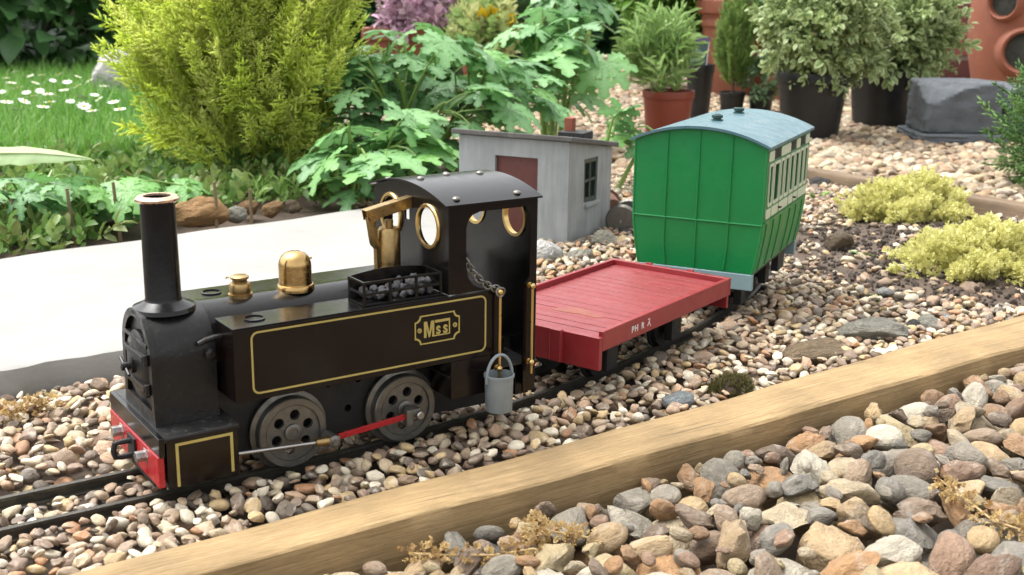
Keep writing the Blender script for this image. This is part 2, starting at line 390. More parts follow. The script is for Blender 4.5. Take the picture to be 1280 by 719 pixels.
# timber edging in front
tim = wood('pale_timber', [(.22, srgb(116, 94, 62)), (.42, srgb(146, 121, 83)), (.58, srgb(156, 131, 92)), (.8, srgb(174, 150, 112))], (14, 520, 520), .85, .7, .0010)
def timber(name, pf, pn, z1, z0, xs, seed, mat, rough=.0007):
    rr = random.Random(seed); vs = []; fs = []; prof_n = 12
    ph = [rr.uniform(0, 6) for _ in range(8)]
    for x in xs:
        yf, yn = pf(x), pn(x); chip = .0018 * max(0, math.sin(x * 23 + ph[0]) * math.sin(x * 71 + ph[1])) + rr.uniform(0, rough * .7)
        wz = .0012 * math.sin(x * 9 + ph[2]) + .0005 * math.sin(x * 40 + ph[3])
        d = yf - yn
        row = [(yf + .001, z0), (yf + .0004, z1 - .002), (yf - .0012, z1 + wz), (yf - .25 * d, z1 + wz + .0006), (yf - .5 * d, z1 + wz + .0008 + rr.uniform(-.0002, .0002)),
               (yf - .78 * d, z1 + wz + .0004), (yn + .0016 + chip, z1 + wz), (yn + .0002 + chip * .6, z1 + wz - .0014 - chip * .3), (yn + rr.uniform(-.0002, .0003), z1 - .010),
               (yn - .0004 + rr.uniform(-.0002, .0002), z1 - .022), (yn + .0002, z1 - .035), (yn, z0)]
        vs += [(x, y, z) for y, z in row]
    n = prof_n
    for i in range(len(xs) - 1):
        for j in range(n - 1): fs.append((i * n + j, i * n + j + 1, (i + 1) * n + j + 1, (i + 1) * n + j))
        fs.append((i * n + n - 1, i * n, (i + 1) * n, (i + 1) * n + n - 1))
    fs.append(tuple(range(n))); fs.append(tuple((len(xs) - 1) * n + j for j in range(n)))
    return MB().add(vs, fs).build(name, mat, sharp=40)
TF = lambda x: -.0915 + .034 * x
TN = lambda x: -.1225 + .002 * x
o = timber('timber_edging', TF, TN, .0035, -.085, [-.45 + i * .006 for i in range(301)], 3, tim)
tag(o, 'long pale squared timber edging in front of the track', 'timber')

# ------------------------------------------------------------------ steam locomotive
loco = tag(empty('steam_locomotive', (0, 0, 0)), 'small black model steam engine with brass fittings and gold lining', 'steam engine')
W = .0428
fp = MB().box(.002, .0425, -W, W, .0362, .0389).box(.042, .226, -.0150, .0150, .0362, .0385)
fp.build('footplate', M['dusty'], loco, .0004)
bb = MB().box(0, .003, -W, W, .0285, .0389).build('front_fascia', M['black'], loco, .0004)
rb = MB().box(-.0008, .0026, -W + .001, W - .001, .012, .0288).build('buffer_beam', M['red'], loco, .0004)
for y in (-.021, .021):
    MB().lathe([(.0030, -.0060), (.0030, -.0012), (.0042, -.0011), (.0042, 0)], 'x', (0, y, .0232), 6).build('bolt', M['steel'], rb, .0002)
cp = MB(); cz = .0205
cp.tube([(-.001, 0, cz + .004), (-.007, 0, cz + .0043), (-.0105, .0, cz + .0038), (-.0114, 0, cz), (-.0105, 0, cz - .0038), (-.007, 0, cz - .0043), (-.001, 0, cz - .004)], .0016, 8)
cp.box(-.0022, -.0009, -.006, .006, cz - .0065, cz + .0065)
cp.build('coupling_loop', M['under'], loco)
MB().box(.003, .012, -.02, .02, .004, .014).build('guard_iron', M['under'], loco, .0004)
for sg in (-1, 1):
    cyl = MB().box(.0035, .0415, min(sg * (W + .0006), sg * .030), max(sg * (W + .0006), sg * .030), .0108, .0384)
    cc = cyl.build('cylinder_cover', M['tank'], loco, .0008)
    Y = sg * (W + .0006)
    out = [(.0085, .0118), (.0085, .0345), (.0375, .0345), (.0375, .0135)]
    ln = MB(); y0, y1 = (Y - .0003, Y + .0001) if sg < 0 else (Y - .0001, Y + .0003)
    ln.box(.0080, .0095, y0, y1, .0118, .0352).box(.0095, .0368, y0, y1, .0338, .0352).box(.0368, .0383, y0, y1, .0135, .0352)
    ln.build('lining', M['yellow'], cc)
    MB().lathe([(.0016, .0415), (.0042, .0416), (.0042, .0424), (.0016, .0426)], 'x', (0, sg * .036, .0195), 20).build('gland', M['brass'], cc)
for sg in (-1, 1):
    hl = [circle(x, z, .0022, 12) for x, z in ((.106, .041), (.125, .0405), (.118, .024))]
    MB().plate([(.04, .012), (.226, .008), (.226, .0495), (.04, .0495)], hl, sg * .0155 - .0006, sg * .0155 + .0006, lambda u, v, t: (u, t, v)).build('frame_plate', M['under'], loco)
MB().box(.06, .20, -.0122, .0122, .030, .049).build('firebox', M['under'], loco)

# smokebox: straight sides, round top, set on the footplate
SW, SC = .0245, .0715
def dprof(w, zc, z0, n=20, flare=0):
    pts = [(w + flare, z0), (w + flare * .3, z0 + .006), (w, z0 + .014)]
    pts += [(w * math.cos(math.pi * i / n), zc + w * math.sin(math.pi * i / n)) for i in range(n + 1)]
    pts += [(-w, z0 + .014), (-w - flare * .3, z0 + .006), (-w - flare, z0)]
    return pts
sb = MB().extrude(dprof(SW, SC, .0389, 28, .0012), .0068, .0385, lambda u, v, t: (t, u, v)).build('smokebox', M['sooty'], loco, .0007)
ring = dprof(SW + .0004, SC, .0389, 28, .0012)
MB().plate(ring, [[(u * .80, SC + (v - SC) * .80 + .0006) for u, v in ring]], .0042, .0072, lambda u, v, t: (t, u, v)).build('smokebox_ring', M['sooty'], loco, .0004)
dr = MB().lathe([(.0185, .0062), (.0185, .0050), (.017, .0040), (.010, .0026), (.004, .0020)], 'x', (0, 0, .066), 36).build('smokebox_door', M['sooty'], loco)
MB().lathe([(.0042, .0022), (.0042, .0005), (.0022, .0), (.0022, -.004), (.0006, -.0044)], 'x', (0, 0, .066), 16).tube([(-.0022, -.007, .063), (-.0022, .007, .069)], .0009, 8).build('door_handle', M['sooty'], dr)
for z in (.074, .058):
    MB().box(.0012, .0042, -.019, .012, z - .0016, z + .0016).tube([(.003, -.0205, z - .003), (.003, -.0205, z + .003)], .0016, 10).build('hinge_strap', M['sooty'], dr, .0003)
MB().box(.0036, .0070, -.0195, .0195, .0795, .0815).build('band', M['sooty'], dr, .0003)
pi = MB().tube([(.029, -.0255, .0798), (.0325, -.0262, .0815), (.037, -.0262, .0822), (.041, -.0262, .0823)], .0016, 10).lathe([(.0032, -.0250), (.0032, -.0275), (.0018, -.0285)], 'y', (.0350, 0, .0735), 12)
pi.build('steam_pipe', M['sooty'], sb)
MB().lathe([(.0222, .038), (.0228, .0384), (.0228, .0400), (.0225, .0404), (.0225, .168), (.0222, .1684)], 'x', (0, 0, .0732), 48).build('boiler', M['black'], loco)
ch = MB().lathe([(.0168, .0940), (.0160, .0962), (.0120, .0978), (.0098, .0992), (.0093, .1005), (.0089, .1500), (.0086, .1535), (.0070, .1535), (.0068, .150)], 'z', (.0203, 0, 0), 40).build('chimney', M['black'], loco)
MB().lathe([(.0070, .1545), (.0100, .1545), (.0112, .1535), (.0112, .1523), (.0098, .1513), (.0086, .1512), (.0086, .1538), (.0070, .1545)], 'z', (.0203, 0, 0), 40, cap=False).build('chimney_lip', M['copper'], ch)
# boiler fittings
fv = MB().lathe([(.0066, .0945), (.0066, .0968), (.0056, .0969), (.0058, .0976), (.0058, .1018), (.0053, .1026), (.0040, .1028), (.0040, .1046), (.0042, .1050), (.0050, .1051), (.0050, .1062), (.0040, .1068)], 'z', (.0626, 0, 0), 28)
fv.tube([(.0572, .002, .1058), (.0560, .002, .1062), (.0556, .002, .1052)], .0004, 6)
fv.build('safety_valve', M['brass_dull'], loco)
dm = MB().lathe([(.0106, .0945), (.0106, .0968), (.0100, .0978), (.0094, .0980), (.0092, .0990), (.0092, .1085), (.0088, .1108), (.0078, .1132), (.0060, .1151), (.0036, .1162), (.0010, .1166)], 'z', (.0952, 0, 0), 40)
dm.tube([(.1040, 0, .1115), (.1056, 0, .1115)], .0006, 8)
dm.build('steam_dome', M['brass'], loco)
# regulator lever and displacement lubricator in front of the cab
lv = empty('lever_gear', (0, 0, 0), parent=loco)
ang = math.atan2(.0055, .029)
Mx = Matrix.Translation((.1395, .0, .1322)) @ Matrix.Rotation(-ang, 4, 'Y')
MB().box(0, .040, -.0032, -.0026, -.0032, .0028, Mx).box(0, .040, .0026, .0032, -.0032, .0028, Mx).box(0, .040, -.0032, .0032, .0028, .0034, Mx).build('lever_arm', M['brass_dull'], lv, .0002)
MB().lathe([(.0030, -.0046), (.0030, -.0034), (.0013, -.0033), (.0013, .0046)], 'y', (.1432, 0, .1318), 8).build('pivot_nut', M['brass'], lv)
MB().tube([(.1428, .0, .1318), (.1445, .0, .120), (.1452, .0, .116), (.1478, .0, .1125), (.1482, .0, .094)], .0030, 8).build('lever_strut', M['brass_dull'], lv)
MB().lathe([(.0072, .0935), (.0072, .0985), (.0066, .0990), (.0066, .1225), (.0057, .1240), (.0025, .1243), (.0025, .1285)], 'z', (.1545, -.001, 0), 26).build('lubricator', M['brass_dull'], lv)
MB().lathe([(.0078, .0990), (.0078, .1012)], 'z', (.1545, -.001, 0), 6).build('hex_nut', M['brass_dull'], lv, .0003)

# side tanks
plate_pts = lambda r, x0, x1, z0, z1: [(x0 + r, z0), (x1 - r, z0)]
for sg in (-1, 1):
    yo, yi = sg * .0441, sg * .0190
    tk = MB().box(.0408, .2045, min(yo, yi), max(yo, yi), .0502, .0897).build('side_tank', M['tank'], loco, .0005)
    MB().box(.0404, .1690, min(yo + sg * .0004, yi), max(yo + sg * .0004, yi), .0899, .0905).build('tank_top', M['black'], tk, .0002)
    MB().lathe([(.0058, .0905), (.0058, .0913), (.0048, .0914), (.0048, .0907)], 'z', (.0575, sg * .0315, 0), 24).build('filler_cap', M['black'], tk)
    o1 = rrect(.0500, .1945, .0535, .0875, .004); i1 = rrect(.0510, .1935, .0545, .0865, .0031)
    y0, y1 = (yo - .00035, yo + .0001) if sg < 0 else (yo - .0001, yo + .00035)
    MB().plate(o1, [i1], y0, y1, lambda u, v, t: (u, t, v)).build('lining', M['yellow'], tk)
    MB().box(.171, .2045, min(yo, yi) + .0006, max(yo, yi) - .0006, .0270, .0500).build('valance', M['tank'], tk, .0004)
    if sg < 0:
        # maker's plate with notched corners
        cx, cz, hw, hh, q = .1614, .0727, .0148, .0085, .0034
        def notched(hw, hh, q, n=5):
            pts = []
            for sx, sz, a0 in ((1, 1, 180), (-1, 1, 270), (-1, -1, 0), (1, -1, 90)):
                arc = [(cx + sx * hw + q * math.cos(R(a0 + 90 * k / n)), cz + sz * hh + q * math.sin(R(a0 + 90 * k / n))) for k in range(n + 1)]
                if (sx, sz) in ((1, 1), (-1, -1)): arc = arc[::-1]
                if (sx, sz) in ((-1, 1), (1, -1)): arc = arc[::-1]
                pts += arc
            return pts
        np_ = empty('nameplate', (0, 0, 0), parent=tk)
        outp = notched(hw, hh, q); inp = notched(hw - .0007, hh - .0007, q + .0001)
        MB().plate(outp, [inp], yo - .0005, yo - .00005, lambda u, v, t: (u, t, v)).build('plate_border', M['yellow'], np_)
        for dx in (-.0117, .0117):
            MB().plate(circle(cx + dx, cz, .0014, 16), [circle(cx + dx, cz, .0008, 12)], yo - .0006, yo - .00005, lambda u, v, t: (u, t, v)).lathe([(.0004, yo - .0006), (.0004, yo)], 'y', (cx + dx, 0, cz), 8).build('rivet', M['yellow'], np_)
        lt = MB()   # the letters: tall M, then two small serifed s in a box
        mx0, mx1, mz0, mz1 = cx - .0088, cx - .0022, cz - .0047, cz + .0047
        lt.plate([(mx0, mz0), (mx0 + .0015, mz0), (mx0 + .0015, mz1 - .0034), (mx0 + .0030, mz0), (mx0 + .0038, mz0), (mx1 - .0013, mz1 - .0034), (mx1 - .0013, mz0), (mx1, mz0), (mx1, mz1), (mx1 - .0020, mz1), (mx0 + .0034, mz0 + .0026), (mx0 + .0020, mz1), (mx0, mz1)], [], yo - .0005, yo - .00005, lambda u, v, t: (u, t, v))
        bx = lambda a, b_, c, d: lt.box(a, b_, yo - .0005, yo - .00005, c, d)
        bx(mx1 + .0006, cx + .0083, cz + .0032, cz + .0047); bx(cx + .0076, cx + .0083, cz - .0047, cz + .0032); bx(mx1 + .0001, cx + .0076, cz - .0047, cz - .0041)
        lt.build('letter', M['yellow'], np_)
        for k in range(2):
            me = text_mesh('s', .0088, 'letter'); o = obj('letter', me, M['yellow'], np_, 0, (cx + .0006 + k * .0047, yo - .0002, cz - .0036), (R(90), 0, 0))
            o.scale = (.95, 1.12, 1)
# coal rack on the near tank
rk = empty('coal_rack', (0, 0, 0), parent=loco)
x0, x1, y0, y1, z0, z1 = .1165, .1660, -.0415, -.0235, .0906, .1042
rm = MB()
for z in (z0, z0 + .0060, z1 - .0012):
    t = .0014 if z > z0 else .001
    rm.box(x0, x1, y0, y0 + .001, z, z + t).box(x0, x0 + .001, y0 + .001, y1, z, z + t).box(x1 - .001, x1, y0 + .001, y1, z, z + t)
for x in (x0, x0 + .0160, x0 + .0325, x1 - .0012):
    rm.box(x - .0002, x + .0014, y0 - .0003, y0 + .0007, z0, z1)
rm.box(x0, x0 + .0012, y1 - .001, y1 + .0002, z0, z1)
bp = [(x0, z0), (x1, z0), (x1, z1)] + [(x1 - (x1 - x0) * i / 10, z1 + .0022 * math.sin(math.pi * i / 10)) for i in range(1, 10)] + [(x0, z1)]
rm.plate(bp, [], y1, y1 + .001, lambda u, v, t: (u, t, v)); rm.box(x0 + .001, x1 - .001, y0 + .001, y1, z0, z0 + .0008)
rm.build('rack_frame', M['black'], rk, .0002)
def lump_mesh(name, seed, sub=2, amp=.35, cuts=3, freq=1.3):
    rr = random.Random(seed); bm = bmesh.new(); bmesh.ops.create_icosphere(bm, subdivisions=sub, radius=1)
    from mathutils import noise
    off = Vector((rr.uniform(0, 50), rr.uniform(0, 50), rr.uniform(0, 50)))
    planes = []
    for _ in range(cuts):
        n = Vector((rr.gauss(0, 1), rr.gauss(0, 1), rr.gauss(0, 1))).normalized(); planes.append((n, rr.uniform(.45, .85)))
    for v in bm.verts:
        d = v.co.normalized(); r = 1 + amp * noise.noise(d * freq + off) + amp * .45 * noise.noise(d * freq * 2.3 + off) + amp * .18 * noise.noise(d * freq * 5 + off)
        p = d * r
        for n, h in planes:
            q = p.dot(n)
            if q > h: p -= n * (q - h) * .88
        v.co = p
    me = bpy.data.meshes.new(name); bm.to_mesh(me); bm.free()
    me.polygons.foreach_set('use_smooth', [True] * len(me.polygons)); me.set_sharp_from_angle(angle=R(48))
    return me
cmesh = [lump_mesh('coal', 900 + i, 2, .4, 4, 1.6) for i in range(4)]
for me in cmesh: me.materials.append(M['coal'])
rr = random.Random(4)
for i in range(46):
    f = rr.random(); hz = .0062 if f < .62 else .0095
    s = rr.uniform(.0022, .0034)
    obj('coal', cmesh[i % 4], None, rk, 0, (x0 + .004 + (x1 - x0 - .008) * f, rr.uniform(y0 + .0035, y1 - .003), z0 + rr.uniform(.002, hz)), (rr.uniform(0, 6), rr.uniform(0, 6), rr.uniform(0, 6)), (s, s * .8, s * .7))

# cab
cab = empty('cab', (0, 0, 0), parent=loco)
def roofz(y, e=.1418, a=.1496, w=.0455): return a - (a - e) * (y / w) ** 2
arc = [(.0441 - .0882 * i / 24, roofz(.0441 - .0882 * i / 24) - .0006) for i in range(25)]
win = [circle(y, .1268, .0114, 40) for y in (-.0222, .0222)]
slot = [(.0005, .1265), (.0062, .1265), (.0062, .1395), (.0005, .1395)]
MB().plate([(-.0441, .0906), (.0441, .0906)] + arc, win + [slot], .1690, .1704, lambda u, v, t: (t, u, v)).build('front_sheet', M['black'], cab)
MB().plate([(-.0441, .0226), (-.0228, .0226), (-.0228, .0226), (.0441, .0226)] + arc, win, .2288, .2302, lambda u, v, t: (t, u, v)).build('rear_sheet', M['black'], cab)
for y in (-.0222, .0222):
    MB().lathe([(.0110, .1683), (.0112, .1675), (.0128, .1675), (.0134, .1683), (.0134, .1692), (.0110, .1692), (.0110, .1683)], 'x', (0, y, .1268), 44, cap=False).build('window_rim', M['brass_rail'], cab)
    MB().lathe([(.0104, .2280), (.0104, .2312), (.0122, .2312), (.0122, .2280), (.0104, .2280)], 'x', (0, y, .1268), 44, cap=False).build('window_rim', M['brass_rail'], cab)
side = [(.1704, .0906), (.1704, .1422), (.2288, .1422), (.2288, .0226), (.2215, .0226), (.2215, .0895), (.2222, .0912), (.2243, .0925), (.2253, .0950), (.2253, .1330), (.2240, .1360), (.2215, .1370), (.1900, .1370), (.1850, .1355), (.1820, .1325), (.1808, .1280), (.1808, .1060), (.1818, .1000), (.1850, .0950), (.1905, .0918), (.1990, .0906)]
for sg in (-1, 1):
    MB().plate(side, [], sg * .0441, sg * .0426, lambda u, v, t: (u, t, v)).build('side_sheet', M['tank'], cab)
    MB().box(.1992, .2045, min(sg * .0441, sg * .0427), max(sg * .0441, sg * .0427), .0897, .0905).build('ledge', M['tank'], cab)
rf = MB(); outl = []
for i in range(29):
    y = -.0462 + .0924 * i / 28; outl.append((y, roofz(y)))
rf.plate(outl + [(y, z + .0010) for y, z in reversed(outl)], [], .1662, .2322, lambda u, v, t: (t, u, v))
ro = rf.build('cab_roof', M['black'], cab, .0002)
for x, y in ((.1765, -.040), (.2180, -.040), (.1765, .0), (.1765, .040), (.2180, .0), (.2180, .040), (.1980, 0.006)):
    MB().lathe([(.0024, 0), (.0023, .0008), (.0015, .0015), (.0004, .0018)], 'z', (x, y, roofz(y) + .0009), 14).build('roof_rivet', M['wheel'], ro)
MB().box(.170, .2290, -.0425, .0425, .0400, .0415).build('cab_floor', M['under'], cab)
MB().box(.2040, .2060, -.0430, -.0415, .0350, .0500).box(.2215, .2315, -.036, .036, .0180, .0400).build('rear_beam', M['black'], cab, .0004)
for sg in (-1, 1):
    for (x, za, zb_) in ((.2018, .0385, .0895), (.2248, .0385, .0900)):
        hr = MB().tube([(x, sg * .0478, za - .0035), (x, sg * .0478, zb_)], .00085, 10)
        o = hr.build('handrail', M['brass_rail'], cab)
        for z in (zb_ - .0006, za + .0035):
            k = MB(); pr = [(.0019 * math.sin(math.pi * i / 10) + .00002, -.0019 * math.cos(math.pi * i / 10)) for i in range(11)]
            k.lathe(pr, 'z', (x, sg * .0478, z), 16).lathe([(.0018, sg * .0443), (.0018, sg * .0450), (.0008, sg * .0452), (.0008, sg * .0470)], 'y', (x, 0, z), 14)
            k.build('handrail_knob', M['brass_rail'], o)
# safety chain across the doorway
cn = empty('safety_chain', (0, 0, 0), parent=loco)
A, B = Vector((.1812, -.0405, .1100)), Vector((.2012, -.0462, .0905))
pts = []
for i in range(9):
    t = i / 8; p = A.lerp(B, t); p.z -= .0042 * 4 * t * (1 - t); pts.append(p)
for i in range(8):
    a, b_ = pts[i], pts[i + 1]; d = (b_ - a).normalized(); c = (a + b_) / 2; hl = (b_ - a).length / 2 + .0011
    sd_ = d.cross(Vector((0, 1, 0)) if i % 2 else Vector((0, .5, 1))).normalized()
    loop = [c + d * hl * math.cos(k * math.pi / 8) + sd_ * .0019 * math.sin(k * math.pi / 8) for k in range(16)]
    MB().tube(loop, .0006, 6, closed=True).build('chain_link', M['chain'], cn)
loop = [Vector((.2018 + .0028 * math.cos(k * math.pi / 10), -.0482 - .0006 * math.sin(k * math.pi / 5), .0888 + .0028 * math.sin(k * math.pi / 10))) for k in range(20)]
MB().tube(loop, .0006, 8, closed=True).build('chain_ring', M['chain'], cn)

# driving wheels and motion
def drive_wheel(x, sg):
    w = empty('driving_wheel', (x, 0, .0202), parent=loco)
    yo = sg * .0262; yb = sg * .0180
    MB().lathe([(.0162, yo), (.0196, yo), (.0202, yo - sg * .0006), (.0202, sg * .0205), (.0228, sg * .0198), (.0228, yb), (.0160, yb), (.0160, yo)], 'y', (0, 0, 0), 56, cap=False).build('rim', M['wheel'], w)
    holes = [circle(.0100 * math.cos(R(60 * k + 20)), .0100 * math.sin(R(60 * k + 20)), .0030, 18) for k in range(6)]
    MB().plate(circle(0, 0, .0163, 48), holes, yo - sg * .0014, yo - sg * .0040, lambda u, v, t: (u, t, v)).build('wheel_disc', M['wheel'], w)
    MB().lathe([(.0050, yo - sg * .0016), (.0050, yo + sg * .0002), (.0042, yo + sg * .0006), (.0026, yo + sg * .0006), (.0024, yo + sg * .0002)], 'y', (0, 0, 0), 24).build('hub', M['wheel'], w)
for sg in (-1, 1):
    for x in (.0795, .1504):
        drive_wheel(x, sg)
    yr = sg * .0345
    def bar(a, b_, h, t, y): # flat rod between two points in the x-z plane
        a, b_ = Vector(a), Vector(b_); d = (b_ - a).normalized(); n = Vector((-d.y, d.x)) * h
        return MB().plate([tuple(a - n), tuple(b_ - n), tuple(b_ + n), tuple(a + n)], [], y - t, y + t, lambda u, v, tt: (u, tt, v))
    cr_ = bar((.0905, .0150), (.1475, .0192), .0017, .0006, yr).build('coupling_rod', M['red'], loco, .0002)
    MB().tube([(.0420, sg * .036, .0195), (.0915, sg * .036, .0156)], .0011, 12).build('piston_rod', M['steel'], loco)
    ch_ = MB().tube([(.0880, sg * .0362, .0159), (.0905, sg * .0362, .0157), (.0985, sg * .0362, .0153)], [.0021, .0026, .0026], 14).box(.0955, .1020, min(sg * .0335, sg * .0385), max(sg * .0335, sg * .0385), .0125, .0178)
    ch_.build('crosshead', M['brass_dull'], loco, .0003)
    MB().lathe([(.0036, sg * .028), (.0036, sg * .0385), (.0018, sg * .0392), (.0018, sg * .0402)], 'y', (.0985, 0, .0150), 14).build('crank_pin', M['wheel'], loco)
    ck = MB().box(.1452, .1492, min(sg * .0325, sg * .0372), max(sg * .0325, sg * .0372), .0135, .0232).box(.149, .1555, min(sg * .0275, sg * .0355), max(sg * .0275, sg * .0355), .0160, .0225)
    ck.build('crank', M['wheel'], loco, .0004)
    MB().lathe([(.0024, sg * .0350), (.0024, sg * .0385), (.0019, sg * .0390)], 'y', (.1535, 0, .0192), 14).build('crank_pin', M['steel'], loco)
for x in (.0795, .1504):
    MB().tube([(x, -.019, .0202), (x, .019, .0202)], .0025, 12).build('axle', M['wheel'], loco)

# bucket hung on the handrail
bk = tag(empty('bucket', (.1985, -.0525, .0185)), 'tiny grey metal bucket hanging from the brass cab handrail', 'bucket')
MB().lathe([(.0078, 0), (.0080, .0004), (.0085, .0205), (.0091, .0207), (.0091, .0222), (.0084, .0224), (.0081, .0205), (.0076, .0012), (.0002, .0011)], 'z', (0, 0, 0), 36).build('pail', M['grey'], bk)
hp = [(-.0090 * math.cos(R(a)), -.0004, .0195 + .0145 * math.sin(R(a))) for a in range(-8, 189, 12)]
MB().tube(hp, .0010, 8).build('handle', M['grey'], bk)

# ------------------------------------------------------------------ red flat wagon
wred = paint('wagon_red', (.22, .018, .022, 1), .42, var=.18, scale=45, bump=.15, bscale=260, dust=.10, dustcol=(.32, .10, .09, 1), dscale=60)
wdeck = paint('wagon_deck_red', (.20, .026, .028, 1), .5, var=.16, scale=40, bump=.25, bscale=300, dust=.22, dustcol=(.30, .035, .04, 1), dscale=50)
rust = paint('bare_worn_patch', (.20, .052, .032, 1), .6, var=.35, scale=90)
WW, WL, WZ = .0528, .187, .0478
wg = tag(empty('flat_wagon', (.269, .0128, 0), R(19.34)), 'low red flat wagon with plank floor coupled behind the engine', 'wagon')
npl = 17; pitch = (WL - .0065) / npl
for i in range(npl):
    dz = random.uniform(-.00012, .00012)
    MB().box(.0028 + i * pitch + .00045, .0028 + (i + 1) * pitch - .00045, -WW + .0036, WW - .0036, WZ - .0066, WZ - .0042 + dz).build('floor_plank', wdeck, wg, .0003)
MB().box(.003, WL - .004, -WW + .004, WW - .004, WZ - .009, WZ - .0067).build('floor_bed', M['under'], wg)
for sg in (-1, 1):
    MB().box(0.0030, WL - .0038, min(sg * WW, sg * (WW - .0035)), max(sg * WW, sg * (WW - .0035)), WZ - .0135, WZ).build('side_rail', wred, wg, .0006)
MB().box(WL - .0038, WL, -WW, WW, WZ - .0135, WZ).build('end_rail', wred, wg, .0006)
MB().box(-.001, .0030, -WW, WW, .0222, WZ - .0035).build('headstock', wred, wg, .0006)
MB().box(WL - .0035, WL - .0005, -WW + .0012, WW - .0012, .0240, WZ - .0136).build('headstock', wred, wg, .0005)
MB().box(-.0052, -.001, -.0255, -.0165, .0235, WZ - .0022).build('coupling_block', wred, wg, .0009)
for y in (-.017, .02):
    MB().box(WL, WL + .0022, y - .0028, y + .0028, WZ - .012, WZ + .0008).build('stake_pocket', wred, wg, .0003)
# worn patch in the paint (thin flake of bare wood showing)
rrp = random.Random(2); pp = []
for i in range(26):
    a = 2 * math.pi * i / 26; q = 1 + .45 * math.sin(3 * a + 1) * rrp.uniform(.3, 1); pp.append((.045 + .0065 * q * math.cos(a), -.006 + .018 * q * math.sin(a)))
MB().plate(pp, [], WZ - .0042, WZ - .00398, lambda u, v, t: (u, v, t)).build('worn_patch', rust, wg)
wlet = paint('white_letter', (.62, .58, .56, 1), .6)
for txt, xx in (('P', .0405), ('H', .0452), ('R', .0535)):
    me = text_mesh(txt, .0062, 'letter'); obj('letter', me, wlet, wg, 0, (xx, -WW - .00012, WZ - .0092), (R(90), 0, 0))
lm = MB().box(-.0003, .0003, -.0001, .0001, -.0024, .0024, Matrix.Translation((.0615, -WW - .0001, WZ - .0072)) @ Matrix.Rotation(R(35), 4, 'Y'))
lm.box(-.0003, .0003, -.0001, .0001, -.0024, .0014, Matrix.Translation((.0630, -WW - .0001, WZ - .0080)) @ Matrix.Rotation(R(-38), 4, 'Y')).box(-.0014, .0014, -.0001, .0001, .0024, .0029, Matrix.Translation((.0618, -WW - .0001, WZ - .0072)))
lm.build('letter', wlet, wg)
def wagon_gear(root, L, xs, r, zsole):
    for sg in (-1, 1):
        MB().box(.008, L - .008, sg * .030 - .002, sg * .030 + .002, zsole - .010, zsole).build('sole_bar', M['under'], root)
    for x in xs:
        for sg in (-1, 1):
            MB().lathe([(.004, sg * .0225), (r, sg * .0225), (r, sg * .0185), (r + .002, sg * .0180), (r + .002, sg * .0160), (.004, sg * .0160)], 'y', (x, 0, r), 32).build('wheel', M['under'], root)
            MB().box(x - .007, x + .007, sg * .030 - .0035, sg * .030 + .0035, r - .006, zsole - .0101).build('axle_box', M['under'], root, .0006)
        MB().tube([(x, -.03, r), (x, .03, r)], .0022, 10).build('axle', M['under'], root)
wagon_gear(wg, WL, (.048, .139), .0125, WZ - .0092)

# ------------------------------------------------------------------ green carriage
green = paint('carriage_green', (.003, .165, .040, 1), .36, var=.12, scale=30, bump=.18, bscale=220, rvar=.06)
roofm = paint('blue_grey_roof', (.068, .142, .165, 1), .36, var=.12, scale=40, bump=.08, dust=.12, dustcol=(.26, .32, .33, 1), dscale=70)
cream = paint('cream_panel', (.48, .52, .38, 1), .45, var=.08, scale=90)
headg = paint('pale_blue_headstock', (.19, .28, .30, 1), .5, var=.12, scale=60)
dglass = paint('dark_window', (.03, .028, .022, 1), .12, var=.4, scale=60)
CL = .153
cg = tag(empty('carriage', (.4817, .0868, 0), R(29.9)), 'green panelled coach with cream windows and a blue-grey roof', 'carriage')
cprof = [(.0484, .0405), (.0500, .0480), (.0520, .0600), (.0536, .0720), (.0543, .0810), (.0545, .1000), (.0546, .1395)]
def cw(z):
    for (a, za), (b_, zb_) in zip(cprof, cprof[1:]):
        if za <= z <= zb_: return a + (b_ - a) * (z - za) / (zb_ - za)
    return cprof[0][0] if z < .05 else cprof[-1][0]
def croof(y, e=.1410, a=.1540, w=.0575): return a - (a - e) * (abs(y) / w) ** 2.1
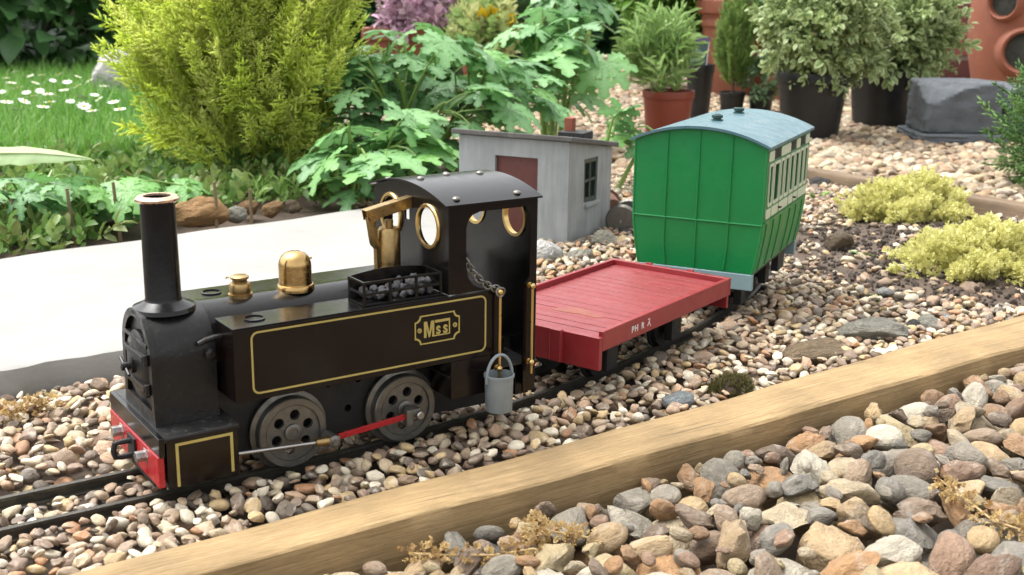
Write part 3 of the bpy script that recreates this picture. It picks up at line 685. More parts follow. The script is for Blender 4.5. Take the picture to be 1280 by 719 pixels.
# end walls as plates, side walls with window openings
endo = [(-w, z) for w, z in cprof] + [(y, croof(y) - .0003) for y in [-.054 + .108 * i / 20 for i in range(21)]] + [(w, z) for w, z in reversed(cprof)]
for x0_, x1_ in ((0, .003), (CL - .003, CL)):
    MB().plate(endo, [], x0_, x1_, lambda u, v, t: (t, u, v)).build('end_wall', green, cg, .0004)
for sg in (-1, 1):
    # lower side follows the tumblehome
    lo = MB(); zz = [.0405, .046, .052, .058, .065, .072, .0810, .0875]
    vs = []; fs = []
    for z in zz:
        for x in (.003, CL - .003):
            vs += [(x, sg * cw(z), z), (x, sg * (cw(z) - .002), z)]
    for i in range(len(zz) - 1):
        a = i * 4; b_ = a + 4
        fs += [(a, a + 2, b_ + 2, b_), (a + 1, b_ + 1, b_ + 3, a + 3), (a, b_, b_ + 1, a + 1), (a + 2, a + 3, b_ + 3, b_ + 2)]
    fs += [(0, 1, 3, 2), (len(vs) - 4, len(vs) - 2, len(vs) - 1, len(vs) - 3)]
    lo.add(vs, fs).build('lower_side', green, cg)
    for x in (.012, .036, .060, .093, .117, .141):
        rb_ = MB().tube([(x, sg * (cw(z) + .0002), z) for z in (.042, .050, .058, .066, .074, .080)], .0007, 6); rb_.build('side_bead', green, cg)
    MB().box(.0035, CL - .0035, sg * .0545 - .0009, sg * .0545 + .0009, .0815, .0830).build('waist_bead', green, cg)
    # upper side: one plate with seven lights cut in it
    wins = [(.0095, .0185), (.0255, .0405), (.0475, .0560), (.0630, .0740), (.0815, .0925), (.0995, .1115), (.1185, .1290), (.1355, .1450)]
    hs = [rrect(a, b_, .0965, .1265, .0012, 3) for a, b_ in wins]
    MB().plate([(.003, .0875), (CL - .003, .0875), (CL - .003, .1400), (.003, .1400)], hs, sg * .0545, sg * .0525, lambda u, v, t: (u, t, v)).build('upper_side', green, cg)
    for a, b_ in wins:
        oo, ii = rrect(a - .0019, b_ + .0019, .0942, .1285, .0016, 3), rrect(a, b_, .0968, .1262, .0012, 3)
        wn = MB().plate(oo, [ii], sg * .0545, sg * .0556, lambda u, v, t: (u, t, v)).build('window_frame', cream, cg, .0003)
        MB().box(a - .001, b_ + .001, sg * .0531 - .0003, sg * .0531 + .0003, .0955, .1275).build('pane', dglass, wn)
    for a, b_ in ((.0040, .0205), (.0440, .0770), (.0985, .1130), (.1340, .1490)):
        MB().plate(rrect(a, b_, .1305, .1385, .0015, 3), [], sg * .0545, sg * .0555, lambda u, v, t: (u, t, v)).build('top_panel', cream, cg, .0003)
    for a, b_ in ((.0230, .0420), (.0790, .0965), (.1150, .1320)):
        vp = MB()
        for k in range(4): vp.box(a, b_, sg * .0548 - .0006, sg * .0548 + .0006, .1308 + k * .002, .1322 + k * .002)
        vp.build('door_ventilator', M['under'], cg)
    for a, b_ in ((.0040, .0185), (.0215, .0430), (.0460, .0770), (.0800, .0960), (.0985, .1130), (.1160, .1490)):
        MB().plate(rrect(a, b_, .0850, .0925, .0015, 3), [], sg * .0545, sg * .0555, lambda u, v, t: (u, t, v)).build('waist_panel', cream, cg, .0003)
    for x in (.0440, .0972):
        MB().tube([(x, sg * .0552, .0890), (x, sg * .0570, .0890), (x + .003, sg * .0572, .0888)], .0008, 8).build('door_handle', M['under'], cg)
# raised beading on the ends
for x in (-.0003, CL + .0003):
    for u in (-.0265, .0, .0265):
        MB().tube([(x, u * (.93 if z < .06 else 1), z) for z in (.0420, .060, .0805, .110, croof(u) - .002)], .0008, 6).build('end_bead', green, cg)
    MB().tube([(x, y, .0805) for y in (-.0535, 0, .0535)], .0008, 8).build('end_waist', green, cg)
    for sg in (-1, 1):
        MB().tube([(x + (.0006 if x < 0 else -.0006), sg * (w - .0006), z) for w, z in cprof], .0010, 8).build('corner_bead', green, cg)
rp = [(-.0575 + .115 * i / 32) for i in range(33)]
crf = MB().plate([(y, croof(y)) for y in rp] + [(y, croof(y) + .0022) for y in reversed(rp)], [], -.0035, CL + .0035, lambda u, v, t: (t, u, v)).build('roof', roofm, cg, .0004)
for x in (.045, .112):
    MB().lathe([(.0050, 0), (.0050, .0012), (.0034, .0014), (.0034, .0024), (.0046, .0026), (.0046, .0048), (.0030, .0054), (.0030, .0050)], 'z', (x, 0, .1558), 24).build('roof_vent', paint('dark_green_vent', (.012, .05, .045, 1), .4), crf)
MB().box(.0032, CL - .0032, -.048, .048, .0385, .0404).build('floor', M['under'], cg)
for x0_, x1_ in ((-.0012, .0034), (CL - .0034, CL + .0012)):
    MB().box(x0_, x1_, -.0490, .0490, .0270, .0402).build('headstock', headg, cg, .0006)
wagon_gear(cg, CL, (.036, .117), .0125, .0384)
for sg in (-1, 1):
    MB().box(.105, .128, sg * .042 - .003, sg * .042 + .003, .0200, .0385).build('step_board', M['under'], cg, .0004)

# ------------------------------------------------------------------ small grey hut
hutm, t_, p_, N_, L_ = nodes('hut_grey')
tc = N_.new('ShaderNodeTexCoord'); mp = N_.new('ShaderNodeMapping'); mp.inputs['Scale'].default_value = (150, 150, 22)
L_.new(tc.outputs['Object'], mp.inputs['Vector'])
n1 = N_.new('ShaderNodeTexNoise'); n1.inputs['Scale'].default_value = 1; n1.inputs['Detail'].default_value = 6; L_.new(mp.outputs[0], n1.inputs['Vector'])
n2 = N_.new('ShaderNodeTexNoise'); n2.inputs['Scale'].default_value = 28; n2.inputs['Detail'].default_value = 7; L_.new(tc.outputs['Object'], n2.inputs['Vector'])
ad = N_.new('ShaderNodeMath'); ad.operation = 'ADD'; L_.new(n1.outputs['Fac'], ad.inputs[0]); L_.new(n2.outputs['Fac'], ad.inputs[1])
cr = N_.new('ShaderNodeMapRange'); cr.inputs[1].default_value = .7; cr.inputs[2].default_value = 1.3; L_.new(ad.outputs[0], cr.inputs[0])
mx = N_.new('ShaderNodeMix'); mx.data_type = 'RGBA'; mx.inputs[6].default_value = (.20, .213, .215, 1); mx.inputs[7].default_value = (.30, .315, .315, 1)
L_.new(cr.outputs[0], mx.inputs[0]); L_.new(mx.outputs[2], p_.inputs['Base Color']); p_.inputs['Roughness'].default_value = .8
bu = N_.new('ShaderNodeBump'); bu.inputs['Strength'].default_value = .5; bu.inputs['Distance'].default_value = .0015; L_.new(ad.outputs[0], bu.inputs['Height']); L_.new(bu.outputs[0], p_.inputs['Normal'])
HA = R(29.3)
hut = tag(empty('model_hut', (.562, .364, -.012), HA), 'little grey lineside hut with red-brown door and flat roof', 'model hut')
HX, HY = .120, .130       # along the window wall, along the door wall
zf, zr = .118, .100       # wall height at the door side and at the back
t = .006
def frontwall(u, v, tt): return (tt, u, v)
door = [(.036, .0), (.088, .0), (.088, .0985), (.036, .0985)]
MB().plate([(0, 0), (.036, 0), (.036, .0985), (.086, .0985), (.086, 0), (HY, 0), (HY, zf), (0, zf)], [], 0, t, frontwall).build('front_wall', hutm, hut, .0008)
wo = [(.042, .048), (.078, .046), (.080, .094), (.041, .095)]
sw = lambda y0: (lambda u, v, tt: (u, y0 + tt, v))
MB().plate([(t, 0), (HX, 0), (HX, zr), (t, zf)], [wo], 0, t, sw(0)).build('side_wall', hutm, hut, .0006)
MB().plate([(t, 0), (HX, 0), (HX, zr), (t, zf)], [], 0, t, sw(HY - t)).build('side_wall', hutm, hut, .0006)
MB().box(HX - t, HX, t, HY - t, 0, zr - .001).build('back_wall', hutm, hut)
MB().box(.0045, .0075, .036, .086, 0, .0985).build('door', paint('door_red_brown', (.085, .020, .014, 1), .55, var=.25, scale=60, bump=.2), hut)
wdk = paint('dark_green_window', (.02, .035, .03, 1), .45, var=.3)
wf = MB().plate(wo, [[(.046, .053), (.0745, .0515), (.076, .0895), (.0455, .0905)]], .001, .0045, sw(0)).build('window', wdk, hut)
MB().box(.0585, .0615, .0012, .004, .052, .090).box(.0455, .076, .0012, .004, .0695, .0725).build('glazing_bar', wdk, wf)
MB().box(.043, .079, .0046, .0054, .047, .095).build('pane', paint('hut_pane', (.03, .045, .04, 1), .15), wf)
MB().box(.044, .082, -.003, .001, .0425, .0465).build('sill', hutm, wf, .0006)
slate = paint('weathered_roof', (.085, .08, .075, 1), .8, var=.35, scale=40, bump=.6, bscale=200, dust=.5, dustcol=(.30, .28, .25, 1), dscale=50)
vs = []
for x, y in ((-.007, -.006), (HX + .006, -.006), (HX + .006, HY + .006), (-.007, HY + .006)):
    z = zf + (zr - zf) * (x / HX)
    vs.append((x, y, z + .0003))
b = MB(); b.add(vs + [(x, y, z + .0055) for x, y, z in vs], [(0, 3, 2, 1), (4, 5, 6, 7), (0, 1, 5, 4), (1, 2, 6, 5), (2, 3, 7, 6), (3, 0, 4, 7)])
hr = b.build('roof', slate, hut, .0012)
MB().box(.085, .112, .020, .052, .1085, .1175).build('roof_hatch', M['under'], hr, .001)
cpm = MB().box(.094, .104, .038, .048, .117, .132).build('chimney', paint('brick_red_chimney', (.20, .055, .03, 1), .8, var=.3), hr, .0008)

# ------------------------------------------------------------------ stones
def scatter_source(name, meshes, mat):
    c = bpy.data.collections.new(name)
    for i, me in enumerate(meshes):
        if len(me.materials) == 0: me.materials.append(mat)
        o = bpy.data.objects.new('%s_%02d' % (name, i), me); c.objects.link(o)
    return c
_groups = {}
def gn_group(coll):
    if coll.name in _groups: return _groups[coll.name]
    ng = bpy.data.node_groups.new('spread_' + coll.name, 'GeometryNodeTree')
    ng.interface.new_socket('Geometry', in_out='INPUT', socket_type='NodeSocketGeometry')
    ng.interface.new_socket('Geometry', in_out='OUTPUT', socket_type='NodeSocketGeometry')
    N, L = ng.nodes, ng.links
    gi = N.new('NodeGroupInput'); go = N.new('NodeGroupOutput')
    ci = N.new('GeometryNodeCollectionInfo'); ci.inputs['Collection'].default_value = coll
    ci.inputs['Separate Children'].default_value = True; ci.inputs['Reset Children'].default_value = True
    ip = N.new('GeometryNodeInstanceOnPoints'); ip.inputs['Pick Instance'].default_value = True
    def na(nm, ty):
        n = N.new('GeometryNodeInputNamedAttribute'); n.data_type = ty; n.inputs['Name'].default_value = nm; return n.outputs['Attribute']
    e2r = N.new('FunctionNodeEulerToRotation')
    L.new(na('rot', 'FLOAT_VECTOR'), e2r.inputs[0]); L.new(e2r.outputs[0], ip.inputs['Rotation'])
    L.new(na('scl', 'FLOAT_VECTOR'), ip.inputs['Scale']); L.new(na('idx', 'INT'), ip.inputs['Instance Index'])
    L.new(gi.outputs[0], ip.inputs['Points']); L.new(ci.outputs[0], ip.inputs['Instance']); L.new(ip.outputs[0], go.inputs[0])
    _groups[coll.name] = ng; return ng
def scatter(name, pos, rot, scl, idx, coll, parent=None, mat=None):
    """one object that shows a copy of a small shape at each point"""
    pos = np.asarray(pos, dtype=np.float32).reshape(-1, 3); n = len(pos)
    me = bpy.data.meshes.new(name); me.vertices.add(n); me.vertices.foreach_set('co', pos.ravel())
    for nm, ty, arr, key in (('rot', 'FLOAT_VECTOR', rot, 'vector'), ('scl', 'FLOAT_VECTOR', scl, 'vector')):
        a = me.attributes.new(nm, ty, 'POINT'); a.data.foreach_set(key, np.asarray(arr, dtype=np.float32).ravel())
    a = me.attributes.new('idx', 'INT', 'POINT'); a.data.foreach_set('value', np.asarray(idx, dtype=np.int32))
    me.update()
    o = bpy.data.objects.new(name, me); COL.objects.link(o)
    if parent: o.parent = parent
    md = o.modifiers.new('spread', 'NODES'); md.node_group = gn_group(coll)
    return o
C_POS = np.array(CAM_POS); C_R = np.array(CAM_R); C_U = np.array(CAM_U); C_F = np.array(CAM_F)
def project_np(P):
    v = P - C_POS; z = v @ C_F; zz = np.where(z > .02, z, np.nan)
    return 640 + FPX * (v @ C_R) / zz, 359.5 - FPX * (v @ C_U) / zz, z
def in_view(P, mx=160, my=120):
    x, y, z = project_np(P)
    with np.errstate(invalid='ignore'):
        return (z > .05) & (x > -mx) & (x < 1280 + mx) & (y > -my) & (y < 719 + my)
def deposit(x0, x1, y0, y1, res, base, blocked, n, radii, ztop, tries=6, seed=1, keep=None):
    """let stones settle one after another on a height map; returns centre, radii, turn"""
    r_ = np.random.default_rng(seed); nx = int((x1 - x0) / res) + 1; ny = int((y1 - y0) / res) + 1
    H = base.copy(); H[blocked] = 9.0
    out = []; cache = {}
    for i in range(n):
        a, b_, c = radii(r_, i / n)
        key = (round(a / res * 2), round(b_ / res * 2), int(r_.integers(0, 12)))
        if key not in cache:
            yaw = math.pi * key[2] / 12; aa, bb = key[0] * res / 2, key[1] * res / 2
            k = int(math.ceil(aa / res)); g_ = np.arange(-k, k + 1) * res
            X, Y = np.meshgrid(g_, g_, indexing='ij'); u = X * math.cos(yaw) + Y * math.sin(yaw); w = -X * math.sin(yaw) + Y * math.cos(yaw)
            q = (u / aa) ** 2 + (w / bb) ** 2; prof_ = np.where(q < 1, np.sqrt(np.clip(1 - q, 0, 1)), -99); cache[key] = (k, yaw, prof_, aa, bb)
        k, yaw, prof_, aa, bb = cache[key]
        if nx - 2 * k < 3 or ny - 2 * k < 3: continue
        best = None; ins = prof_ > -1
        cu = np.where(ins, prof_ * c, -99)
        for _ in range(tries):
            ci, cj = int(r_.integers(k, nx - k)), int(r_.integers(k, ny - k))
            if keep is not None and r_.random() > keep[ci, cj]: continue
            z = (H[ci - k:ci + k + 1, cj - k:cj + k + 1] + cu).max()
            if z < 5 and (best is None or z < best[0]): best = (z, ci, cj)
        if best is None: continue
        z, ci, cj = best; z -= .22 * c
        x, y = x0 + ci * res, y0 + cj * res
        if z + c > ztop(x, y): continue
        sl_ = H[ci - k:ci + k + 1, cj - k:cj + k + 1]
        np.maximum(sl_, np.where(ins, z + cu, -99), out=sl_)
        out.append((x, y, z, aa, bb, c, yaw, ci, cj))
    A = np.array(out); vis = np.array([o_[2] + o_[5] * 1.0 > H[int(o_[7]), int(o_[8])] - 1.1 * o_[5] for o_ in out])
    return A[vis], H

peb_pal = [tuple(c * .90 for c in srgb(*q)[:3]) + (1,) for q in ((172, 150, 122), (150, 126, 102), (198, 182, 152), (122, 104, 86), (212, 200, 176), (166, 124, 88), (112, 100, 86), (188, 162, 118), (156, 136, 112), (176, 146, 118), (208, 196, 172), (134, 112, 94), (190, 170, 138), (140, 120, 100))]
cob_pal = [tuple(c * .68 for c in srgb(*q)[:3]) + (1,) for q in ((190, 162, 118), (166, 132, 98), (158, 148, 132), (192, 174, 142), (170, 138, 112), (138, 118, 98), (194, 174, 132), (204, 194, 172), (138, 132, 120), (176, 136, 94), (158, 128, 104), (194, 166, 126), (146, 138, 122), (172, 148, 122))]
path_pal = [tuple(c * .72 for c in srgb(*q)[:3]) + (1,) for q in ((184, 162, 130), (166, 138, 110), (202, 184, 150), (146, 124, 100), (214, 200, 172), (176, 144, 110), (136, 118, 98), (192, 170, 136), (172, 156, 134), (192, 162, 134))]
M['pebble'] = stone_mat('pebble_stone', peb_pal, .9, .55, patchamt=.35, bump=.3, bdist=.08)
M['cobble'] = stone_mat('flint_cobble', cob_pal, 1.3, .58, patch=(.42, .36, .29, 1), patchamt=.5, bump=.5, bdist=.10, spots=.45)
M['path'] = stone_mat('path_shingle', path_pal, .9, .7, patchamt=.3, bump=.3)
peb = [lump_mesh('pebble', 100 + i, 2, .20 + .12 * (i % 3), (1, 2, 4)[i % 3], 1.0 + .4 * (i % 2)) for i in range(12)]
cob = [lump_mesh('cobble', 200 + i, 3, (.17, .26, .50, .38)[i % 4], (0, 2, 6, 4)[i % 4], (.9, 1.1, 1.4, 1.4)[i % 4]) for i in range(16)]
PEB = scatter_source('pebble_shape', peb, M['pebble']); PATH = scatter_source('path_shape', [m_.copy() for m_ in peb[:8]], None)
for o_ in PATH.objects: o_.data.materials.clear(); o_.data.materials.append(M['path'])
for me in cob: me.materials.append(M['cobble'])
def rots(n, r_, yaw, tilt=.35):
    return np.stack([r_.normal(0, tilt, n), r_.normal(0, tilt, n), yaw + r_.integers(0, 2, n) * math.pi], 1)

# --- ballast round the track
bx0, bx1, by0, by1, res = -.30, 1.11, -.093, .72, .0016
nx, ny = int((bx1 - bx0) / res) + 1, int((by1 - by0) / res) + 1
GX, GY = np.meshgrid(bx0 + np.arange(nx) * res, by0 + np.arange(ny) * res, indexing='ij')
base = np.full((nx, ny), -.0150) + .0015 * np.sin(GX * 23) * np.cos(GY * 31)
th = np.arctan2(GX - TX0, TR - GY); rad = np.hypot(GX - TX0, TR - GY)
lat = np.where(GX < TX0, GY, TR - rad)
blocked = (np.abs(np.abs(lat) - GAUGE) < .0030)
for x, y, a in SLEEPERS:
    u = (GX - x) * math.cos(a) + (GY - y) * math.sin(a); w = -(GX - x) * math.sin(a) + (GY - y) * math.cos(a)
    base = np.where((np.abs(u) < .0066) & (np.abs(w) < .034), np.maximum(base, -.0076), base)
for x, y, a in SLEEPERS[6:8]:
    u = (GX - x) * math.cos(a) + (GY - y) * math.sin(a); w = -(GX - x) * math.sin(a) + (GY - y) * math.cos(a)
    if abs(x + .09) < .03: blocked |= (np.abs(u) < .0050) & (np.abs(w) < .016)
blocked |= (GY > .196) & (GX < .398 + .35 * (GY - .2)) & (GY < .56 + .155 * (GX - .04))          # the slab
blocked |= (GY > .5) & (GX < .47)
blocked |= GY < -.0915 + .034 * GX + .0015                                        # the timber
hu = (GX - .562) * math.cos(HA) + (GY - .364) * math.sin(HA); hv = -(GX - .562) * math.sin(HA) + (GY - .364) * math.cos(HA)
blocked |= (hu > -.002) & (hu < .122) & (hv > -.002) & (hv < .132)
# bare soil on the right, thinly strewn
soilmask = np.exp(-(((GX - .88) / .21) ** 2 + ((GY - .14 - .30 * (GX - .88)) / .17) ** 2) ** 1.5)
soilmask = np.clip(soilmask * 1.25 + .15 * np.sin(GX * 40) * np.sin(GY * 47), 0, 1)
base += .010 * soilmask
V = in_view(np.stack([GX.ravel(), GY.ravel(), np.full(GX.size, -.005)], 1), 200, 200).reshape(GX.shape)
from mathutils import noise as _nz
pn = np.array([[_nz.noise(Vector((bx0 + i * res * 4, by0 + j * res * 4, 0)) * 62) * .5 + .5 for j in range(ny // 4 + 1)] for i in range(nx // 4 + 1)])
pn = np.kron(pn, np.ones((4, 4)))[:nx, :ny]
blocked |= soilmask > pn * 1.0 + .02
keep = np.where(V, 1.0, 0)
def prad(r_, f):
    a = float(np.clip(r_.lognormal(math.log(.0047), .30), .0024, .0100)); b_ = a * r_.uniform(.62, .92); return a, b_, b_ * r_.uniform(.5, .85)
def ptop(x, y):
    l = abs(y if x < TX0 else TR - math.hypot(x - TX0, TR - y))
    return -.0015 if l < .035 else (-.002 if y > .165 and x < .4 else .0045)
A, Hb = deposit(bx0, bx1, by0, by1, res, base, blocked, 36000, prad, ptop, 6, 5, keep)
bed = MB(); sx, sy = list(np.arange(-.5, .4, .02)) + list(np.arange(.4, 1.13, .005)), list(np.arange(-.088, .45, .006)) + list(np.arange(.45, .9, .03))
def bed_z(x, y):
    q = math.exp(-((((x - .88) / .21) ** 2 + ((y - .14 - .30 * (x - .88)) / .17) ** 2) ** 1.5))
    return -.0145 + .0105 * min(1, q * 1.2) + (.0022 * _nz.noise(Vector((x, y, 0)) * 60) + .0022 * _nz.noise(Vector((x, y, 3)) * 160)) * (1 if x > .4 else .5)
bed.add([(x, y, bed_z(x, y)) for y in sy for x in sx], [(j * len(sx) + i, j * len(sx) + i + 1, (j + 1) * len(sx) + i + 1, (j + 1) * len(sx) + i) for j in range(len(sy) - 1) for i in range(len(sx) - 1)])
ballast = tag(bed.build('ballast_bed', soil, sharp=None), 'pale brown pebble ballast round the railway track', kind='structure')
r_ = np.random.default_rng(11)
P = A[:, :3]; pr = rots(len(A), r_, A[:, 6]); ps = A[:, 3:6]; pi_ = r_.integers(0, len(peb), len(A))
px, py, pz = project_np(P)
with np.errstate(invalid='ignore'):
    score = np.where((px > 0) & (px < 1280) & (py > 0) & (py < 719), A[:, 3] / pz, 0)
lat = np.where(P[:, 0] < TX0, P[:, 1], TR - np.hypot(P[:, 0] - TX0, TR - P[:, 1]))
score = np.where((np.abs(lat) < .034) & (P[:, 0] > 0) & (P[:, 0] < .65), 0, score)      # under the train: not seen
score = np.where((lat > .034) & (lat < .16) & (P[:, 0] > .02) & (P[:, 0] < .62), 0, score)   # hidden behind it
score = np.where(P[:, 2] > Hb[A[:, 7].astype(int), A[:, 8].astype(int)] - 1.25 * A[:, 5], score, 0)
order = np.argsort(-score); big = set(order[:300].tolist())
for i in order[:300]:
    obj('pebble', peb[int(pi_[i])], None, ballast, 0, P[i], pr[i], ps[i])
rest = np.array([i for i in range(len(A)) if i not in big])
tag(scatter('loose_pebbles', P[rest], pr[rest], ps[rest], pi_[rest], PEB, ballast), kind='stuff')

# crumbs of soil and a few half-buried stones on the bare patch
r_ = np.random.default_rng(13); n = 9000
Q = np.stack([r_.uniform(.58, 1.11, n), r_.uniform(-.07, .50, n)], 1)
qm = np.exp(-(((Q[:, 0] - .88) / .21) ** 2 + ((Q[:, 1] - .14 - .30 * (Q[:, 0] - .88)) / .17) ** 2) ** 1.5)
Q = Q[(qm > r_.random(n) * .6 + .1) & (Q[:, 1] > -.0915 + .034 * Q[:, 0] + .006)]; n = len(Q); s_ = np.clip(r_.lognormal(math.log(.0018), .5, n), .0007, .005)
Zq = np.array([bed_z(x, y) for x, y in Q])
crumb = paint('soil_crumb', (.055, .040, .030, 1), .95, var=.6, scale=3, bump=.8, bscale=6)
CRUMB = scatter_source('soil_crumb', [lump_mesh('crumb', 150 + i, 1, .4, 3, 1.5) for i in range(4)], crumb)
tag(scatter('soil_crumbs', np.column_stack([Q, Zq + s_ * .3]), rots(n, r_, r_.uniform(0, 6, n), 1), np.stack([s_, s_ * .8, s_ * .7], 1), r_.integers(0, 4, n), CRUMB, ballast), kind='stuff')
sel = r_.choice(n, 420, replace=False); a = np.clip(r_.lognormal(math.log(.0042), .4, 420), .0018, .010)
tag(scatter('scattered_stones', np.column_stack([Q[sel], Zq[sel] + a * .25]), rots(420, r_, r_.uniform(0, 6, 420), .3), np.stack([a, a * .75, a * .5], 1), r_.integers(0, len(peb), 420), PEB, ballast), kind='stuff')

# --- flint cobbles in front of the timber
cx0, cx1, cy0, cy1, cres = -.10, 1.0, -.46, -.1205, .0025
nx, ny = int((cx1 - cx0) / cres) + 1, int((cy1 - cy0) / cres) + 1
CX, CY = np.meshgrid(cx0 + np.arange(nx) * cres, cy0 + np.arange(ny) * cres, indexing='ij')
cb = np.full((nx, ny), -.056); blk = CY > -.1232 + .002 * CX - .0012
Vc = in_view(np.stack([CX.ravel(), CY.ravel(), np.full(CX.size, -.03)], 1), 260, 260).reshape(CX.shape)
def crad(r2, f):
    a = float(np.clip(r2.lognormal(math.log(.0185 if f < .45 else (.0140 if f < .93 else .0065)), .22), .0035, .0235)); b_ = a * r2.uniform(.64, .92); return a, b_, b_ * r2.uniform(.6, .95)
def ctop(x, y): return -.0070 + .006 * min(1, max(0, (x - .05) / .5)) + .05 * max(0, -.130 - y)
Acb, Hc = deposit(cx0, cx1, cy0, cy1, cres, cb, blk, 12000, crad, ctop, 12, 9, np.where(Vc, 1.0, 0.0))
cbm = MB(); sx, sy = list(np.arange(-.6, 1.6, .05)), list(np.arange(-1.4, -.10, .05)) + [-.118]
cbm.add([(x, y, -.058) for y in sy for x in sx], [(j * len(sx) + i, j * len(sx) + i + 1, (j + 1) * len(sx) + i + 1, (j + 1) * len(sx) + i) for j in range(len(sy) - 1) for i in range(len(sx) - 1)])
cobbles = tag(cbm.build('cobble_bed', soil, sharp=None), 'bed of large mixed flint cobbles in front of the timber', kind='structure')
r_ = np.random.default_rng(21); n = len(Acb)
Pc = Acb[:, :3]; cr_ = rots(n, r_, Acb[:, 6], .4); ci_ = r_.integers(0, len(cob), n)
px, py, pz = project_np(Pc)
with np.errstate(invalid='ignore'):
    sc = np.where((px > -30) & (px < 1310) & (py > 0) & (py < 780), Acb[:, 3] / pz, 0)
sc = np.where(Pc[:, 2] > Hc[Acb[:, 7].astype(int), Acb[:, 8].astype(int)] - 1.3 * Acb[:, 5], sc, sc * .2)
order = np.argsort(-sc)
for i in order[:300]:
    obj('cobble', cob[int(ci_[i])], None, cobbles, 0, Pc[i], cr_[i], Acb[i, 3:6])
rest = order[300:]
COB = scatter_source('cobble_shape', cob, M['cobble'])
if len(rest): tag(scatter('loose_cobbles', Pc[rest], cr_[rest], Acb[rest, 3:6], ci_[rest], COB, cobbles), kind='stuff')
print('pebbles', len(A), 'cobbles', n)

# --- back timber and the gravel path beyond it
dtim = wood('weathered_brown_timber', [(.25, srgb(70, 56, 42)), (.5, srgb(112, 92, 70)), (.75, srgb(140, 120, 94))], (90, 4, 90))
vs = []; fs = []; rr = random.Random(8)
ys = [-.3 + i * .02 for i in range(56)]
for y in ys:
    x = 1.118 - .03 * (y - .4) ; w = rr.uniform(-.0006, .0006)
    vs += [(x, y, -.03), (x + w, y, .010), (x + .002, y, .0125 + w), (x + .030, y, .0125 - w), (x + .032, y, .010), (x + .032, y, -.03)]
for i in range(len(ys) - 1):
    for j in range(5): fs.append((i * 6 + j, i * 6 + j + 1, (i + 1) * 6 + j + 1, (i + 1) * 6 + j))
fs += [(0, 1, 2, 3, 4, 5), tuple((len(ys) - 1) * 6 + j for j in range(6))]
tag(MB().add(vs, fs).build('timber_edging', dtim, sharp=40), 'weathered brown timber edging behind the yellow-green plants', 'timber')
pth = MB(); sx, sy = list(np.arange(.50, 4.7, .1)), list(np.arange(-.8, 4.2, .1))
def in_path(x, y): return (x > 1.13 - .03 * (y - .4)) or (y > .70 and x > .62 + .30 * (y - .7))
fsx = [(j * len(sx) + i, j * len(sx) + i + 1, (j + 1) * len(sx) + i + 1, (j + 1) * len(sx) + i) for j in range(len(sy) - 1) for i in range(len(sx) - 1) if in_path(sx[i], sy[j])]
pth.add([(x, y, -.012) for y in sy for x in sx], fsx)
path = tag(pth.build('gravel_path', paint('path_grit', (.20, .155, .115, 1), .95, var=.4, scale=80, bump=1, bscale=120), sharp=None), 'path of pale brown shingle beyond the back timber', kind='structure')
sp = .0135; r_ = np.random.default_rng(31); pts = []
gx_ = np.arange(.62, 3.6, sp); gy_ = np.arange(-.5, 3.25, sp * .87)
XX, YY = np.meshgrid(gx_, gy_); XX = XX + (np.arange(len(gy_)) % 2)[:, None] * sp / 2
XX = XX.ravel() + r_.normal(0, .0035, XX.size); YY = YY.ravel() + r_.normal(0, .0035, YY.size)
ok = ((XX > 1.158 - .03 * (YY - .4)) | ((YY > .70) & (XX > .64 + .30 * (YY - .7)))) & (YY < 3.2)
P = np.stack([XX, YY, np.full(XX.size, -.008) + r_.normal(0, .0022, XX.size) + .004 * np.sin(XX * 9) * np.sin(YY * 7)], 1)[ok]
vx, vy, vz = project_np(P)
with np.errstate(invalid='ignore'): okv = in_view(P, 90, 60) & (vx > 560)
P = P[okv]; n = len(P); a = r_.lognormal(math.log(.0094), .25, n); S = np.stack([a, a * r_.uniform(.65, .9, n), a * r_.uniform(.4, .65, n)], 1)
tag(scatter('shingle', P, rots(n, r_, r_.uniform(0, 6.28, n), .3), S, r_.integers(0, 8, n), PATH, path), kind='stuff')
print('path stones', n)

# ------------------------------------------------------------------ beds and lawn behind
BED = 0.0
fb = MB(); sx, sy = list(np.arange(-1.2, 1.0, .04)), list(np.arange(.50, 1.30, .04))
def bed_ok(x, y): return y > .52 + .155 * (x - .041) and not (y > .70 and x > .64 + .30 * (y - .7)) and x < .74 + .2 * (y - .6) and not (x > .40 and y < .60)
fb.add([(x, y, BED - .012 + .008 * math.sin(x * 17) * math.sin(y * 23) + .006 * min(1, max(0, (y - .6) * 5))) for y in sy for x in sx],
       [(j * len(sx) + i, j * len(sx) + i + 1, (j + 1) * len(sx) + i + 1, (j + 1) * len(sx) + i) for j in range(len(sy) - 1) for i in range(len(sx) - 1) if bed_ok(sx[i], sy[j])])
tag(fb.build('flower_bed', soil, sharp=None), 'dark soil bed behind the concrete slab', kind='structure')
lw = MB(); sx, sy = list(np.arange(-2.4, 1.4, .08)), list(np.arange(1.18, 3.5, .08))
def lawn_ok(x, y): return x < .58 + .42 * (y - 1.1) * .8
lw.add([(x, y, -.006 + .008 * math.sin(x * 7 + y * 5)) for y in sy for x in sx],
       [(j * len(sx) + i, j * len(sx) + i + 1, (j + 1) * len(sx) + i + 1, (j + 1) * len(sx) + i) for j in range(len(sy) - 1) for i in range(len(sx) - 1) if lawn_ok(sx[i], sy[j])])
tag(lw.build('lawn', paint('lawn_soil', (.055, .075, .025, 1), .95, var=.4, scale=30), sharp=None), 'green lawn on the left beyond the bed', kind='structure')

